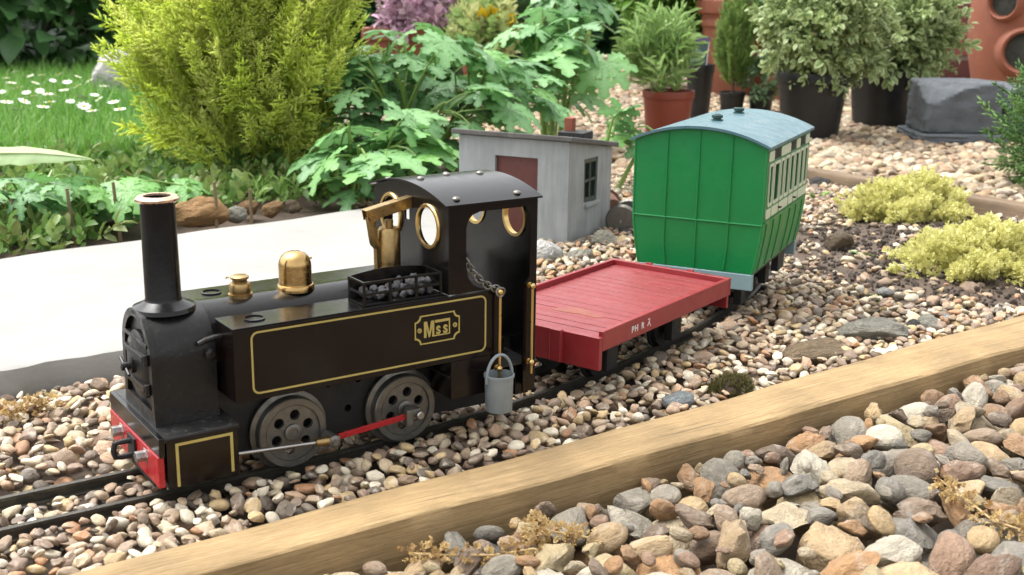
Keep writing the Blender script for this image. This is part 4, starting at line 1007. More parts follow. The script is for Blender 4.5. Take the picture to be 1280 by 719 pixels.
# ------------------------------------------------------------------ leaf shapes
def leaf_obj_mesh(name, vs, fs, edge=None):
    me = bpy.data.meshes.new(name); me.from_pydata([tuple(v) for v in vs], [], fs)
    me.polygons.foreach_set('use_smooth', [True] * len(me.polygons))
    if edge is not None:
        a = me.attributes.new('edge', 'FLOAT', 'POINT'); a.data.foreach_set('value', edge)
    me.update(); return me
def palmate(name, seed, lobes=5, droop=.35, cup=.18):
    """lobed, toothed leaf of unit size: stalk at the origin, tip towards +y"""
    rr = random.Random(seed); vs = []; fs = []; ed = []
    span = 125 if lobes == 5 else 140
    for L in range(lobes):
        th_ = R(-span + 2 * span * L / (lobes - 1) + rr.uniform(-5, 5)); ln = (1 - .28 * abs(L - (lobes - 1) / 2) / ((lobes - 1) / 2)) * rr.uniform(.9, 1.05)
        d = Vector((math.sin(th_), math.cos(th_))); q = Vector((d.y, -d.x)); n = 8; base_i = len(vs); curl = rr.uniform(-.1, .1)
        for i in range(n + 1):
            t_ = i / n; r_l = ln * t_; w = .215 * ln * (math.sin(math.pi * min(1, t_ * .98 + .02) ** 1.15) ** .8) if i < n else 0
            tooth = (.78, 1.55)[i % 2] if 2 <= i < n else 1.0
            lift = (0, .05)[i % 2] * ln * (i > 2)
            c = d * r_l; zc = -droop * r_l ** 2 + .04 * t_
            vs.append((c.x, c.y, zc)); ed.append(.4)
            for sgn in (-1, 1):
                e = c + q * sgn * w * tooth + d * lift
                vs.append((e.x, e.y, zc + cup * w + curl * w * sgn - .04 * w * (i % 2))); ed.append(0)
        for i in range(n):
            a = base_i + i * 3; b_ = a + 3
            fs += [(a, b_, b_ + 2, a + 2), (a, a + 1, b_ + 1, b_)]
    return leaf_obj_mesh(name, vs, fs, ed)
def ovate(name, seed, w=.32, fold=.15, droop=.25, n=5, pt=1.0):
    rr = random.Random(seed); vs = []; fs = []; ed = []
    for i in range(n + 1):
        t_ = i / n; ww = w * math.sin(math.pi * (.04 + .94 * t_) ** pt) if 0 < i < n else .015; z = -droop * t_ * t_ + rr.uniform(-.02, .02)
        vs += [(-ww, t_, z + fold * ww), (0, t_, z), (ww, t_, z + fold * ww)]; ed += [1, 0, 1]
        if i:
            a = (i - 1) * 3; fs += [(a, a + 1, a + 4, a + 3), (a + 1, a + 2, a + 5, a + 4)]
    return leaf_obj_mesh(name, vs, fs, ed)
def orient(d, up=Vector((0, 0, 1)), roll=0.0):
    """rotation that points +y along d with the face towards up"""
    y = Vector(d).normalized(); x = y.cross(up)
    if x.length < 1e-3: x = Vector((1, 0, 0))
    x.normalize(); z = x.cross(y)
    m_ = Matrix((x, y, z)).transposed() @ Matrix.Rotation(roll, 3, 'Y')
    return m_.to_euler()
def spindle(vs, fs, a, b_, r):
    a, b_ = Vector(a), Vector(b_); d = (b_ - a); u = d.cross(Vector((.31, .2, .9))).normalized() * r; w = d.cross(u).normalized() * r
    i = len(vs); c = a + d * .4
    vs += [a, c + u, c + (w - u) * .7, c - (w + u) * .7, b_]
    fs += [(i, i + 1, i + 2), (i, i + 2, i + 3), (i, i + 3, i + 1), (i + 4, i + 2, i + 1), (i + 4, i + 3, i + 2), (i + 4, i + 1, i + 3)]
def spray(name, seed, pairs=9, flat=.25, tw=.34, r=.028):
    rr = random.Random(seed); vs = []; fs = []
    bend = Vector((rr.uniform(-.08, .08), 0, rr.uniform(.02, .15)))
    ax = lambda t_: Vector((0, t_, 0)) + bend * t_ * t_
    for k in range(6): spindle(vs, fs, ax(k / 6), ax((k + 1.4) / 6), r * 1.1)
    for k in range(pairs):
        t_ = .08 + .88 * k / pairs
        for sgn in (-1, 1):
            ln = tw * (1.05 - t_ * .75) * rr.uniform(.75, 1.15); a0 = R(rr.uniform(32, 55))
            d = Vector((sgn * math.sin(a0), math.cos(a0), rr.uniform(-flat, flat))).normalized(); p = ax(t_)
            spindle(vs, fs, p, p + d * ln, r)
            for q in (.35, .6, .8):
                d2 = (d + Vector((rr.uniform(-.7, .7), rr.uniform(0, .5), rr.uniform(-.5, .5)))).normalized()
                spindle(vs, fs, p + d * ln * q, p + d * ln * q + d2 * ln * .42, r * .85)
    return leaf_obj_mesh(name, vs, fs)
def sprig(name, seed, n=7, w=.30, ls=.42, src_edge=True):
    """short twig with leaves in pairs"""
    rr = random.Random(seed); vs = []; fs = []; ed = []
    spindle(vs, fs, (0, 0, 0), (0, 1, .05), .02); ed += [0] * 5
    for k in range(n):
        t_ = .15 + .85 * k / (n - 1); az = k * 2.4 + rr.uniform(-.4, .4)
        d = Vector((math.cos(az) * .9, .55 + .5 * t_, math.sin(az) * .9)).normalized(); s_ = ls * rr.uniform(.75, 1.15)
        up = Vector((rr.uniform(-.3, .3), rr.uniform(-.5, .2), 1)); e = orient(d, up).to_matrix()
        b0 = len(vs); wd = w * s_; p0 = Vector((0, t_ * .9, .04 * t_))
        for (u, v, z, eg) in ((0, 0, 0, 0), (-.8, .35, .12, 1), (0, .4, 0, 0), (.8, .35, .12, 1), (-.7, .75, .08, 1), (0, .75, -.04, .0), (.7, .75, .08, 1), (0, 1.0, -.12, 1)):
            vs.append(p0 + e @ Vector((u * wd, v * s_, z * s_))); ed.append(eg)
        for f in ((0, 2, 1), (0, 3, 2), (1, 2, 5, 4), (2, 3, 6, 5), (4, 5, 7), (5, 6, 7)): fs.append(tuple(b0 + i for i in f))
    return leaf_obj_mesh(name, vs, fs, ed)
def crown(name, parent, c, rad_, n, size, coll, seed, inner=.45, up=.5, zmin=None, jitter=.5, svar=.25, along=True, lump=.22):
    """leaves or sprays through the outer volume of an uneven ellipsoid"""
    r_ = np.random.default_rng(seed); rr = random.Random(seed); from mathutils import noise
    pos, rot, scl = [], [], []; c = Vector(c)
    while len(pos) < n:
        v = Vector(r_.normal(0, 1, 3)).normalized()
        k = 1 + lump * 1.6 * noise.noise(v * 2.1 + Vector((seed, 0, 0))) + lump * noise.noise(v * 4.7 + Vector((0, seed, 0)))
        t_ = (inner ** 3 + (1 - inner ** 3) * r_.random()) ** (1 / 3) * k
        p = c + Vector((v.x * rad_[0], v.y * rad_[1], v.z * rad_[2])) * t_
        if zmin is not None and p.z < zmin: continue
        d = Vector((v.x / rad_[0], v.y / rad_[1], v.z / rad_[2])).normalized() + Vector((0, 0, up)) + Vector(r_.normal(0, jitter, 3)) * .6
        e = orient(d, Vector((r_.normal(0, .4), r_.normal(0, .4), 1)), r_.normal(0, .5))
        s_ = size * float(np.clip(r_.normal(1, svar), .5, 1.7))
        pos.append(p); rot.append(e); scl.append((s_, s_, s_))
    return tag(scatter(name, pos, rot, scl, r_.integers(0, len(coll.objects), n), coll, parent), kind='stuff')
def stems(parent, base, tips, r0, mat, name='stem', bend=.15, seed=0):
    rr = random.Random(seed)
    for tp in tips:
        a, b_ = Vector(base) + Vector((rr.uniform(-1, 1), rr.uniform(-1, 1), 0)) * r0 * 3, Vector(tp); mid = (a + b_) / 2 + Vector((rr.uniform(-1, 1), rr.uniform(-1, 1), .5)) * bend * (b_ - a).length
        pts = [a.lerp(mid, t_).lerp(mid.lerp(b_, t_), t_) for t_ in (0, .25, .5, .75, 1)]
        MB().tube(pts, [r0, r0 * .9, r0 * .75, r0 * .6, r0 * .4], 6).build(name, mat, parent)
G = lambda *q: tuple(srgb(*q))
M['lobed'] = leaf_mat('lobed_leaf', [G(70, 118, 60), G(94, 146, 82), G(116, 166, 98), G(112, 168, 70)], .42, .28, vein=.5, tint=G(160, 198, 150))
M['stalk'] = paint('green_stalk', G(118, 146, 74), .5, var=.2)
M['bark'] = paint('brown_bark', (.09, .06, .04, 1), .9, var=.4, bump=.5)
M['gold'] = leaf_mat('golden_conifer', [G(226, 242, 116), G(238, 248, 138), G(244, 250, 160), G(230, 245, 122)], .7, .62, nscale=3)
M['dwarf'] = leaf_mat('dwarf_conifer', [G(76, 116, 60), G(104, 146, 76), G(130, 168, 92)], .6, .35, nscale=3)
M['laurel'] = leaf_mat('laurel_leaf', [G(60, 96, 54), G(78, 116, 66), G(98, 136, 82), G(66, 104, 58)], .36, .3)
M['variegated'] = leaf_mat('variegated_leaf', [G(78, 110, 56), G(100, 130, 72), G(122, 150, 88)], .45, .3, tint=G(192, 204, 148), nscale=4)
M['sedum'] = leaf_mat('yellow_sedum', [G(170, 172, 80), G(190, 190, 108), G(206, 204, 136)], .55, .35, tint=G(230, 224, 156), nscale=4)
M['grass'] = leaf_mat('grass_blade', [G(70, 122, 36), G(92, 146, 50), G(112, 160, 64), G(132, 170, 84)], .5, .35)
M['fresh'] = leaf_mat('fresh_green_leaf', [G(84, 128, 44), G(106, 150, 58), G(126, 168, 74)], .45, .35, nscale=4)
M['grey_leaf'] = leaf_mat('grey_green_leaf', [G(72, 104, 66), G(96, 126, 86), G(120, 146, 108)], .5, .3, nscale=4)
palm = [palmate('leaf', 300 + i, 5 if i % 3 else 7, random.Random(i).uniform(.2, .5), random.Random(i + 9).uniform(.05, .25)) for i in range(8)]
for me in palm: me.materials.append(M['lobed'])
OVATE = scatter_source('ovate_leaf', [ovate('ovate', 320 + i, .30 + .04 * i, .2, .2 + .1 * i) for i in range(4)], M['laurel'])
OV2 = scatter_source('round_leaf', [ovate('roundish', 330 + i, .45, .2, .25 + .1 * i) for i in range(3)], M['grey_leaf'])
PALMS = scatter_source('lobed_leaf_far', [m_.copy() for m_ in palm[:4]], None)
GOLD = scatter_source('gold_spray', [spray('spray', 340 + i, 12, .4, .30, .017) for i in range(5)], M['gold'])
DWARF = scatter_source('dwarf_spray', [spray('spray', 350 + i, 7, .5, .34, .028) for i in range(4)], M['dwarf'])
VARI = scatter_source('variegated_sprig', [sprig('sprig', 360 + i, 8, .34, .46) for i in range(5)], M['variegated'])
FRESH = scatter_source('fresh_sprig', [sprig('sprig', 370 + i, 9, .22, .5) for i in range(4)], M['fresh'])
NEEDLE = scatter_source('lavender_sprig', [sprig('sprig', 380 + i, 12, .10, .5) for i in range(4)], M['fresh'])
GREYS = scatter_source('grey_sprig', [sprig('sprig', 390 + i, 9, .26, .42) for i in range(4)], M['grey_leaf'])
SEDUM = scatter_source('sedum_rosette', [sprig('rosette', 400 + i, 7, .42, .62) for i in range(4)], M['sedum'])

# ------------------------------------------------------------------ leafy lobed plants: every leaf on its own stalk
def lobed_plant(name, base, c, rad_, n, size, seed, label, group=None, nst=7, face=None, zmin=.02):
    root = tag(empty(name, base), label, 'plant', group)
    b0 = Vector(base); rr = random.Random(seed); tips = []; inv = -b0
    sts = []
    for k in range(nst):
        a = 2 * math.pi * k / nst + rr.uniform(-.4, .4); f = rr.uniform(.25, .75)
        top = Vector(c) + Vector((math.cos(a) * rad_[0] * f, math.sin(a) * rad_[1] * f, rad_[2] * rr.uniform(.0, .75))); sts.append(top)
        st0 = b0 + Vector((math.cos(a), math.sin(a), 0)) * .015
        mid = st0.lerp(top, .5) + Vector((0, 0, .02))
        pts = [st0.lerp(mid, t_).lerp(mid.lerp(top, t_), t_) + inv for t_ in (0, .25, .5, .75, 1)]
        MB().tube(pts, [.0032, .003, .0027, .0023, .0016], 6).build('stem', M['stalk'], root)
    for k in range(n):
        while True:
            v = Vector((rr.gauss(0, 1), rr.gauss(0, 1), rr.gauss(.25, .9))).normalized()
            t_ = rr.uniform(.5, 1.05) if k % 4 else rr.uniform(.2, .7)
            p = Vector(c) + Vector((v.x * rad_[0], v.y * rad_[1], v.z * rad_[2])) * t_
            if p.z > zmin: break
        s_ = min(sts + [b0 + Vector((0, 0, .02))], key=lambda q: (q - p).length)
        d = Vector((v.x, v.y, 0)).normalized() * .9 + Vector((rr.gauss(0, .35), rr.gauss(0, .35), rr.uniform(-.55, .15)))
        up = Vector((v.x * .5 + rr.gauss(0, .25), v.y * .5 + rr.gauss(0, .25), 1))
        s2 = size * rr.uniform(.62, 1.12)
        o = obj('leaf', palm[rr.randrange(8)], None, root, 0, p + inv, orient(d, up, rr.gauss(0, .25)), (s2, s2, s2))
        q0 = s_.lerp(b0, rr.uniform(0, .4)); mid = q0.lerp(p, .5) + Vector((0, 0, .015))
        pts = [q0.lerp(mid, w).lerp(mid.lerp(p, w), w) + inv for w in (0, .34, .67, 1)]
        MB().tube(pts, [.0016, .0014, .0012, .001], 5).build('leaf_stalk', M['stalk'], root)
    return root
lobed_plant('lobed_leaf_plant', (.70, .92, -.01), (.69, .90, .100), (.21, .19, .105), 170, .047, 51, 'big pale green clump of lobed leaves behind the engine cab', nst=20)
lobed_plant('lobed_leaf_plant', (.50, .70, -.01), (.50, .675, .06), (.10, .075, .055), 26, .060, 52, 'low lobed leaves drooping over the corner of the concrete slab', nst=5)
lobed_plant('lobed_leaf_plant', (1.02, 1.02, -.01), (1.01, 1.00, .14), (.10, .10, .10), 42, .060, 53, 'upright lobed plant between the hut and the green coach', nst=9)
lobed_plant('lobed_leaf_plant', (1.10, 1.12, -.01), (1.13, 1.13, .235), (.055, .05, .045), 14, .062, 54, 'tallest lobed-leaf stem rising above the grey hut', nst=3)
lobed_plant('lobed_leaf_plant', (.80, .60, -.01), (.82, .575, .075), (.05, .05, .05), 8, .045, 55, 'small lobed-leaf sprig in the gap beside the coach', nst=2)
lobed_plant('lobed_leaf_plant', (.10, .70, -.01), (.08, .72, .02), (.21, .10, .045), 64, .042, 56, 'low spreading lobed leaves beside the slab on the left', nst=6, zmin=.008)

# golden conifer
gc = tag(empty('golden_conifer', (.465, .985, -.01)), 'feathery yellow-green conifer bush behind the white slab', 'shrub')
inv = Vector((-.43, -1.0, .01))
def shift(o): return o
ct = MB().tube([(0, 0, 0), (.004, .002, .1), (0, 0, .22), (.005, 0, .36)], [.014, .011, .007, .002], 8).build('trunk', M['bark'], gc)
rr = random.Random(61)
for k in range(16):
    a = rr.uniform(0, 6.28); z = rr.uniform(.03, .22)
    MB().tube([(0, 0, z), (.05 * math.cos(a), .05 * math.sin(a), z + .03), (.12 * math.cos(a), .12 * math.sin(a), z + .1)], [.005, .0035, .0015], 6).build('branch', M['bark'], gc)
crown('foliage', gc, (.0, 0, .195), (.112, .122, .195), 1700, .076, GOLD, 62, .22, 1.2, .014, .40, lump=.5)
# dwarf conifer at the right edge
b0 = seen_at(1318, 236, -.01)
dc = tag(empty('dwarf_conifer', b0), 'dark green dwarf conifer reaching in at the right edge', 'shrub')
MB().tube([(0, 0, 0), (0, 0, .14)], [.006, .002], 6).build('trunk', M['bark'], dc)
crown('foliage', dc, (0, 0, .075), (.062, .062, .085), 420, .040, DWARF, 63, .3, .5, .0, .5)

# yellow-green sedum cushions
for bp_, rad_, n, lab, sd_ in ((seen_at(1133, 272, -.008), (.076, .054, .034), 1500, 'yellow-green cushion plant nearer the weathered back timber', 64), (seen_at(1238, 335, -.006), (.084, .060, .031), 1700, 'yellow-green cushion plant at the right edge above the pale timber', 65)):
    rt = tag(empty('cushion_plant', bp_), lab, 'plant', 'cushion plants on the bare soil')
    crown('foliage', rt, (0, 0, .004), rad_, int(n * 1.7), .0066, SEDUM, sd_, .72, .55, .0, .6, lump=.42)
    b = MB(); b.lathe([(rad_[0] * .8, 0), (rad_[0] * .72, rad_[2] * .45), (rad_[0] * .4, rad_[2] * .72), (.002, rad_[2] * .8)], 'z', (0, 0, -.004), 20)
    o = b.build('stem_mat', paint('sedum_stems', (.10, .105, .03, 1), .9, var=.4, scale=120, bump=.6), rt); o.scale = (1, rad_[1] / rad_[0], 1)

# grass
def tuft(name, seed):
    rr = random.Random(seed); vs = []; fs = []
    for k in range(8):
        a = rr.uniform(0, 6.28); x, y = rr.uniform(-.25, .25), rr.uniform(-.25, .25); h = rr.uniform(.6, 1.1); ln = rr.uniform(.15, .7); w = .022
        dx, dy = math.cos(a), math.sin(a); b0 = len(vs)
        for t_ in (0, .4, .75, 1.0):
            c = Vector((x + dx * ln * t_ * t_, y + dy * ln * t_ * t_, h * t_ * (1 - .2 * t_ * ln))); ww = w * (1 - t_ * .9)
            vs += [c + Vector((-dy, dx, 0)) * ww, c - Vector((-dy, dx, 0)) * ww]
        fs += [(b0 + i * 2, b0 + i * 2 + 1, b0 + i * 2 + 3, b0 + i * 2 + 2) for i in range(3)]
    return leaf_obj_mesh(name, vs, fs)
GRASS = scatter_source('grass_tuft', [tuft('tuft', 410 + i) for i in range(6)], M['grass'])
r_ = np.random.default_rng(71); n = 9000
Pg = np.stack([r_.uniform(-.5, 1.3, n), 1.12 + 2.2 * r_.random(n) ** 1.25, np.full(n, -.004)], 1)
Pg = Pg[(Pg[:, 0] < .56 + .32 * (Pg[:, 1] - 1.1)) & in_view(Pg, 120, 120)]; n = len(Pg); s_ = r_.uniform(.04, .075, n)
tag(scatter('grass', Pg, np.stack([r_.normal(0, .12, n), r_.normal(0, .12, n), r_.uniform(0, 6.28, n)], 1), np.stack([s_, s_, s_], 1), r_.integers(0, 6, n), GRASS), 'thick green lawn grass on the left', kind='stuff')
# white daisies in the grass
dz = empty('lawn_daisy'); wh = paint('white_petal', (.78, .78, .76, 1), .6, var=.06); yl = paint('yellow_eye', (.7, .5, .05, 1), .7)
pm = MB()
for k in range(9):
    a = 2 * math.pi * k / 9; u = Vector((math.cos(a), math.sin(a), 0)); w = Vector((-u.y, u.x, 0)) * .0036
    pm.add([u * .002, u * .009 + w, u * .0155 + Vector((0, 0, .002)), u * .009 - w], [(0, 1, 2, 3)])
pme = pm.mesh('petals', fix=False); eme = MB().lathe([(.0035, 0), (.003, .002), (.001, .003)], 'z', (0, 0, 0), 8).mesh('eye'); sme = MB().tube([(0, 0, -.075), (.004, 0, -.03), (0, 0, 0)], .001, 5).mesh('flower_stem')
dais = [(8, 98), (18, 90), (38, 95), (52, 94), (75, 93), (97, 96), (22, 110), (8, 128), (30, 127), (44, 104), (50, 114), (60, 118), (97, 108), (103, 122), (118, 119), (124, 124), (105, 133), (115, 139), (62, 128), (178, 128), (200, 129), (150, 137), (70, 120), (40, 121), (14, 104), (66, 101), (84, 103), (33, 116), (3, 115), (130, 108), (142, 128), (88, 127), (54, 134), (20, 136), (112, 101), (165, 133), (190, 120), (80, 113)]
rr = random.Random(72)
bpy.data.objects.remove(dz)
for i, (x, y) in enumerate(dais):
    p = seen_at(x, y, .05)
    d_ = tag(empty('lawn_daisy', p), 'small white daisy standing in the green lawn', 'flower', 'white daisies in the lawn')
    d_.rotation_euler = (rr.uniform(-.1, .5), rr.uniform(-.4, .2), rr.uniform(0, 6)); s_ = rr.uniform(.5, .85); d_.scale = (s_, s_, s_)
    obj('petals', pme, wh, d_); obj('eye', eme, yl, d_, 0, (0, 0, .0005)); obj('flower_stem', sme, M['stalk'], d_)

# low ground cover under the shrubs
r_ = np.random.default_rng(75); n = 2600
Pg = np.stack([r_.uniform(-.35, .95, n), r_.uniform(.58, 1.25, n), np.full(n, -.004)], 1)
Pg = Pg[(Pg[:, 1] > .585 + .155 * (Pg[:, 0] - .041)) & ~((Pg[:, 1] > .70) & (Pg[:, 0] > .60 + .30 * (Pg[:, 1] - .7))) & ~((Pg[:, 0] > .42) & (Pg[:, 1] < .66)) & ~((Pg[:, 0] > .16) & (Pg[:, 1] < .665 + .155 * (Pg[:, 0] - .041))) & in_view(Pg, 120, 120)]; n = len(Pg); s_ = r_.uniform(.018, .040, n)
tag(scatter('ground_cover', Pg, np.stack([R(70) + r_.normal(0, .4, n), r_.normal(0, .4, n), r_.uniform(0, 6.28, n)], 1), np.stack([s_, s_, s_], 1), r_.integers(0, 4, n), scatter_source('cover_sprig', [sprig('sprig', 415 + i, 8, .30, .5) for i in range(4)], leaf_mat('ground_cover_leaf', [G(78, 112, 52), G(104, 140, 66), G(134, 164, 88), G(120, 128, 74)], .5, .35, nscale=4))), 'low mixed green ground cover behind the slab', kind='stuff')

# ------------------------------------------------------------------ pots and what grows in them
M['blackpot'] = paint('black_plastic', (.006, .006, .0065, 1), .45, var=.3, scale=40, dust=.25, dustcol=(.03, .028, .026, 1), dscale=50)
M['terra'] = paint('terracotta', (.21, .068, .036, 1), .75, var=.22, scale=14, bump=.25, bscale=90, dust=.3, dustcol=(.42, .22, .14, 1), dscale=20)
M['redpot'] = paint('red_brown_plastic', (.19, .034, .016, 1), .5, var=.15, scale=30)
M['potsoil'] = paint('pot_compost', (.035, .025, .018, 1), .95, var=.5, scale=90, bump=1, bscale=200)
def pot(root, r, h, mat, rimh=.16, taper=.78, n=40):
    b = MB(); rt, rb = r, r * taper
    b.lathe([(rb, 0), (rb + (rt - rb) * (1 - rimh) * .96, h * (1 - rimh)), (rt * 1.0, h * (1 - rimh) + .001), (rt * 1.02, h * .985), (rt * 1.01, h), (rt * .95, h), (rt * .93, h * .9)], 'z', (0, 0, 0), n, cap=False)
    b.add([(rb * math.cos(2 * math.pi * i / n), rb * math.sin(2 * math.pi * i / n), 0) for i in range(n)], [tuple(range(n))])
    b.build('pot', mat, root)
    MB().lathe([(rt * .94, 0), (.001, .004)], 'z', (0, 0, h * .9), n).build('compost', M['potsoil'], root)
def potted(name, base, r, h, mat, label, taper=.78, cat='potted plant'):
    rt = tag(empty(name, base), label, cat); pot(rt, r, h, mat, taper=taper); return rt
p1 = potted('potted_shrub', seen_at(1011, 172, -.008), .066, .122, M['blackpot'], 'variegated shrub in a black pot, nearer of the two, behind the coach')
crown('foliage', p1, (.015, .0, .205), (.095, .09, .092), 1500, .031, VARI, 81, .5, .35, .10, .7, lump=.25)
stems(p1, (0, 0, .11), [(.05, 0, .24), (-.05, .02, .24), (0, .05, .27), (.02, -.05, .22), (-.03, -.03, .26)], .0035, M['bark'], seed=1)
p2 = potted('potted_shrub', seen_at(1100, 157, -.008), .070, .118, M['blackpot'], 'variegated shrub in a black pot beside the slate block', .8)
crown('foliage', p2, (.022, -.01, .190), (.090, .085, .078), 1100, .032, VARI, 82, .5, .35, .10, .75, lump=.35)
stems(p2, (0, 0, .10), [(.06, 0, .23), (-.05, .02, .24), (.1, -.05, .20), (.02, .05, .26)], .0035, M['bark'], seed=2)
p3 = potted('potted_herb', seen_at(833, 173, -.008), .047, .088, M['redpot'], 'feathery green herb in a red-brown pot behind the coach roof', .8)
crown('foliage', p3, (-.018, .010, .132), (.044, .044, .066), 170, .044, scatter_source('herb_sprig', [sprig('sprig', 385 + i, 12, .10, .5) for i in range(4)], leaf_mat('herb_leaf', [G(124, 158, 84), G(146, 178, 104), G(164, 192, 124)], .5, .4, nscale=4)), 83, .05, 2.0, .07, .55, svar=.4, lump=.4)
p4 = potted('empty_plant_pot', seen_at(872, 152, -.008), .029, .118, M['blackpot'], 'narrow black pot holding a printed plant tag', .72, 'plant pot')
tg = MB().box(-.020, .020, -.0006, .0006, 0, .085).build('plant_tag', paint('tag_dark', (.02, .05, .035, 1), .35, var=.6, scale=60), p4, 0, loc=(-.018, -.006, .092), rot=(R(-12), R(4), R(-42)))
MB().box(-.020, .020, -.0009, -.0006, .074, .085).build('tag_heading', paint('tag_purple', (.07, .045, .12, 1), .4), tg)
MB().plate([(-.014, .030), (.010, .034), (.014, .050), (-.004, .060), (-.016, .046)], [], -.0009, -.0006, lambda u, v, t: (u, t, v)).build('tag_picture', paint('tag_leaf_print', (.10, .17, .11, 1), .4, var=.6, scale=120), tg)
MB().box(.0185, .020, -.0009, -.0006, 0, .074).build('tag_edge', paint('tag_white', (.5, .48, .55, 1), .4), tg)
p5 = potted('potted_conifer', seen_at(914, 142, -.008), .029, .048, M['blackpot'], 'slim upright little conifer in a small black pot', .8)
crown('foliage', p5, (0, 0, .150), (.033, .033, .098), 520, .030, scatter_source('column_spray', [spray('spray', 355 + i, 7, .5, .34, .035) for i in range(3)], leaf_mat('column_conifer', [G(104, 138, 60), G(128, 160, 74), G(150, 178, 92)], .6, .3, nscale=3)), 84, .35, 1.6, .05, .25, lump=.1)
MB().tube([(0, 0, .04), (0, 0, .12)], .003, 6).build('trunk', M['bark'], p5)
p6 = potted('potted_seedling', seen_at(950, 142, -.008), .028, .050, M['blackpot'], 'small grey-green plant in a little black pot beside the slim conifer', .8)
crown('foliage', p6, (0, 0, .075), (.032, .032, .030), 110, .028, GREYS, 85, .2, .5, .045, .5)
def big_pot(base, r, h, label, mat=None):
    rt = tag(empty('terracotta_pot', base), label, 'plant pot')
    b = MB().lathe([(r * .74, 0), (r * .78, h * .05), (r * .90, h * .70), (r * .91, h * .72), (r * .96, h * .73), (r * .96, h * .78), (r * .93, h * .80), (r * .95, h * .84), (r * 1.05, h * .86), (r * 1.08, h * .92), (r * 1.08, h * .98), (r * 1.03, h), (r * .92, h), (r * .90, h * .92)], 'z', (0, 0, 0), 48, cap=False)
    b.build('pot', mat or M['terra'], rt); MB().lathe([(r * .92, 0), (.001, .004)], 'z', (0, 0, h * .92), 40).build('compost', M['potsoil'], rt)
    return rt
b1 = big_pot(seen_at(917, 121, -.008), .098, .245, 'large rimmed terracotta pot behind the slim conifer')
crown('foliage', b1, (0, 0, .29), (.09, .09, .05), 160, .05, FRESH, 86, .3, .6, .22, .6)
b2 = big_pot(seen_at(990, 128, -.008), .075, .185, 'smaller terracotta pot half hidden behind the variegated shrub')
crown('foliage', b2, (0, 0, .21), (.08, .08, .05), 120, .05, GREYS, 87, .3, .6, .17, .6)
# bright leafy shrub behind the herb
s1 = tag(empty('leafy_shrub', seen_at(842, 112, -.008)), 'bright green leafy shrub behind the red-brown pot', 'shrub')
crown('foliage', s1, (.0, 0, .27), (.15, .12, .14), 900, .06, FRESH, 88, .35, .5, .12, .6)
stems(s1, (0, 0, 0), [(.06, 0, .25), (-.06, .02, .27), (0, .05, .3), (.03, -.04, .24), (-.03, -.05, .26)], .005, M['bark'], seed=3)

# strawberry planter, brick wall, white downpipe
pb = seen_at(1283, 121, -.008); rp_ = .165
pl_ = tag(empty('strawberry_planter', pb), 'big terracotta planter with side pockets at the right edge', 'planter')
MB().lathe([(rp_ * .80, 0), (rp_ * .84, .02), (rp_ * .95, .10), (rp_, .18), (rp_ * .99, .26), (rp_ * .93, .34), (rp_ * .88, .40), (rp_ * .96, .43), (rp_ * .96, .45), (rp_ * .86, .45), (rp_ * .84, .40)], 'z', (0, 0, 0), 64, cap=False).build('body', M['terra'], pl_)
tocam = Vector((CAM_POS.x - pb.x, CAM_POS.y - pb.y, 0)).normalized(); side_ = Vector((-tocam.y, tocam.x, 0))
for ang_, z_, r2 in ((6, .125, .052), (27, .245, .040)):
    d = (tocam * math.cos(R(ang_)) - side_ * math.sin(R(ang_))).normalized()
    pc = d * rp_ * .985 + Vector((0, 0, z_)); M4 = Matrix.Translation(pc) @ d.to_track_quat('Z', 'Y').to_matrix().to_4x4() @ Matrix.Rotation(R(0), 4, 'X')
    pk = MB(); prof2 = [(r2 * 1.45, -.020), (r2 * 1.22, .002), (r2 * 1.12, .016), (r2 * 1.02, .020), (r2 * .92, .016), (r2 * .84, -.012)]
    pk.lathe(prof2, 'z', (0, 0, 0), 32, cap=False); pk.v = [tuple(M4 @ Vector(v)) for v in pk.v]
    q = pk.build('pocket', M['terra'], pl_)
    so_ = MB().lathe([(r2 * .92, .001), (r2 * .5, .004), (.001, .005)], 'z', (0, 0, 0), 24); so_.v = [tuple(M4 @ Vector(v)) for v in so_.v]
    so_.build('pocket_soil', paint('pocket_soil', (.03, .032, .025, 1), .9, var=.8, scale=60, bump=1, bscale=120), q)
wb = seen_at(1190, 106, -.02); wdir = Vector((CAM_R.x, CAM_R.y, 0)).normalized(); wang = math.atan2(wdir.y, wdir.x)
wl = tag(empty('brick_wall', wb, wang), 'red-brown brick wall with pale mortar behind the pots', 'wall')
MB().box(-.50, .75, .012, .11, 0, .62).build('mortar', paint('mortar', (.40, .36, .31, 1), .95, var=.25, scale=60, bump=.8, bscale=200), wl)
bm_ = MB().box(-.114, .114, 0, .10, -.036, .036).mesh('brick')
brm = stone_mat('old_brick', [tuple(c * .62 for c in srgb(*q)[:3]) + (1,) for q in ((156, 92, 80), (142, 80, 68), (164, 104, 88), (132, 76, 70))], 9, .85, patch=(.30, .20, .17, 1), patchamt=.35, bump=.5, bdist=.01)
for row in range(7):
    for k in range(-2, 4):
        x = k * .242 + (.121 if row % 2 else 0) - .012
        if -.5 < x - .114 and x + .114 < .76:
            obj('brick', bm_, brm, wl, .002, (x, random.uniform(-.001, .001), .040 + row * .085))
dp = tag(empty('downpipe', seen_at(1106, 107, -.02)), 'white downpipe behind the variegated shrubs', 'downpipe')
MB().tube([(0, 0, 0), (0, 0, .6)], .030, 20).lathe([(.036, .25), (.036, .29)], 'z', (0, 0, 0), 20).build('pipe', paint('white_pipe', (.75, .76, .78, 1), .4, var=.05), dp)

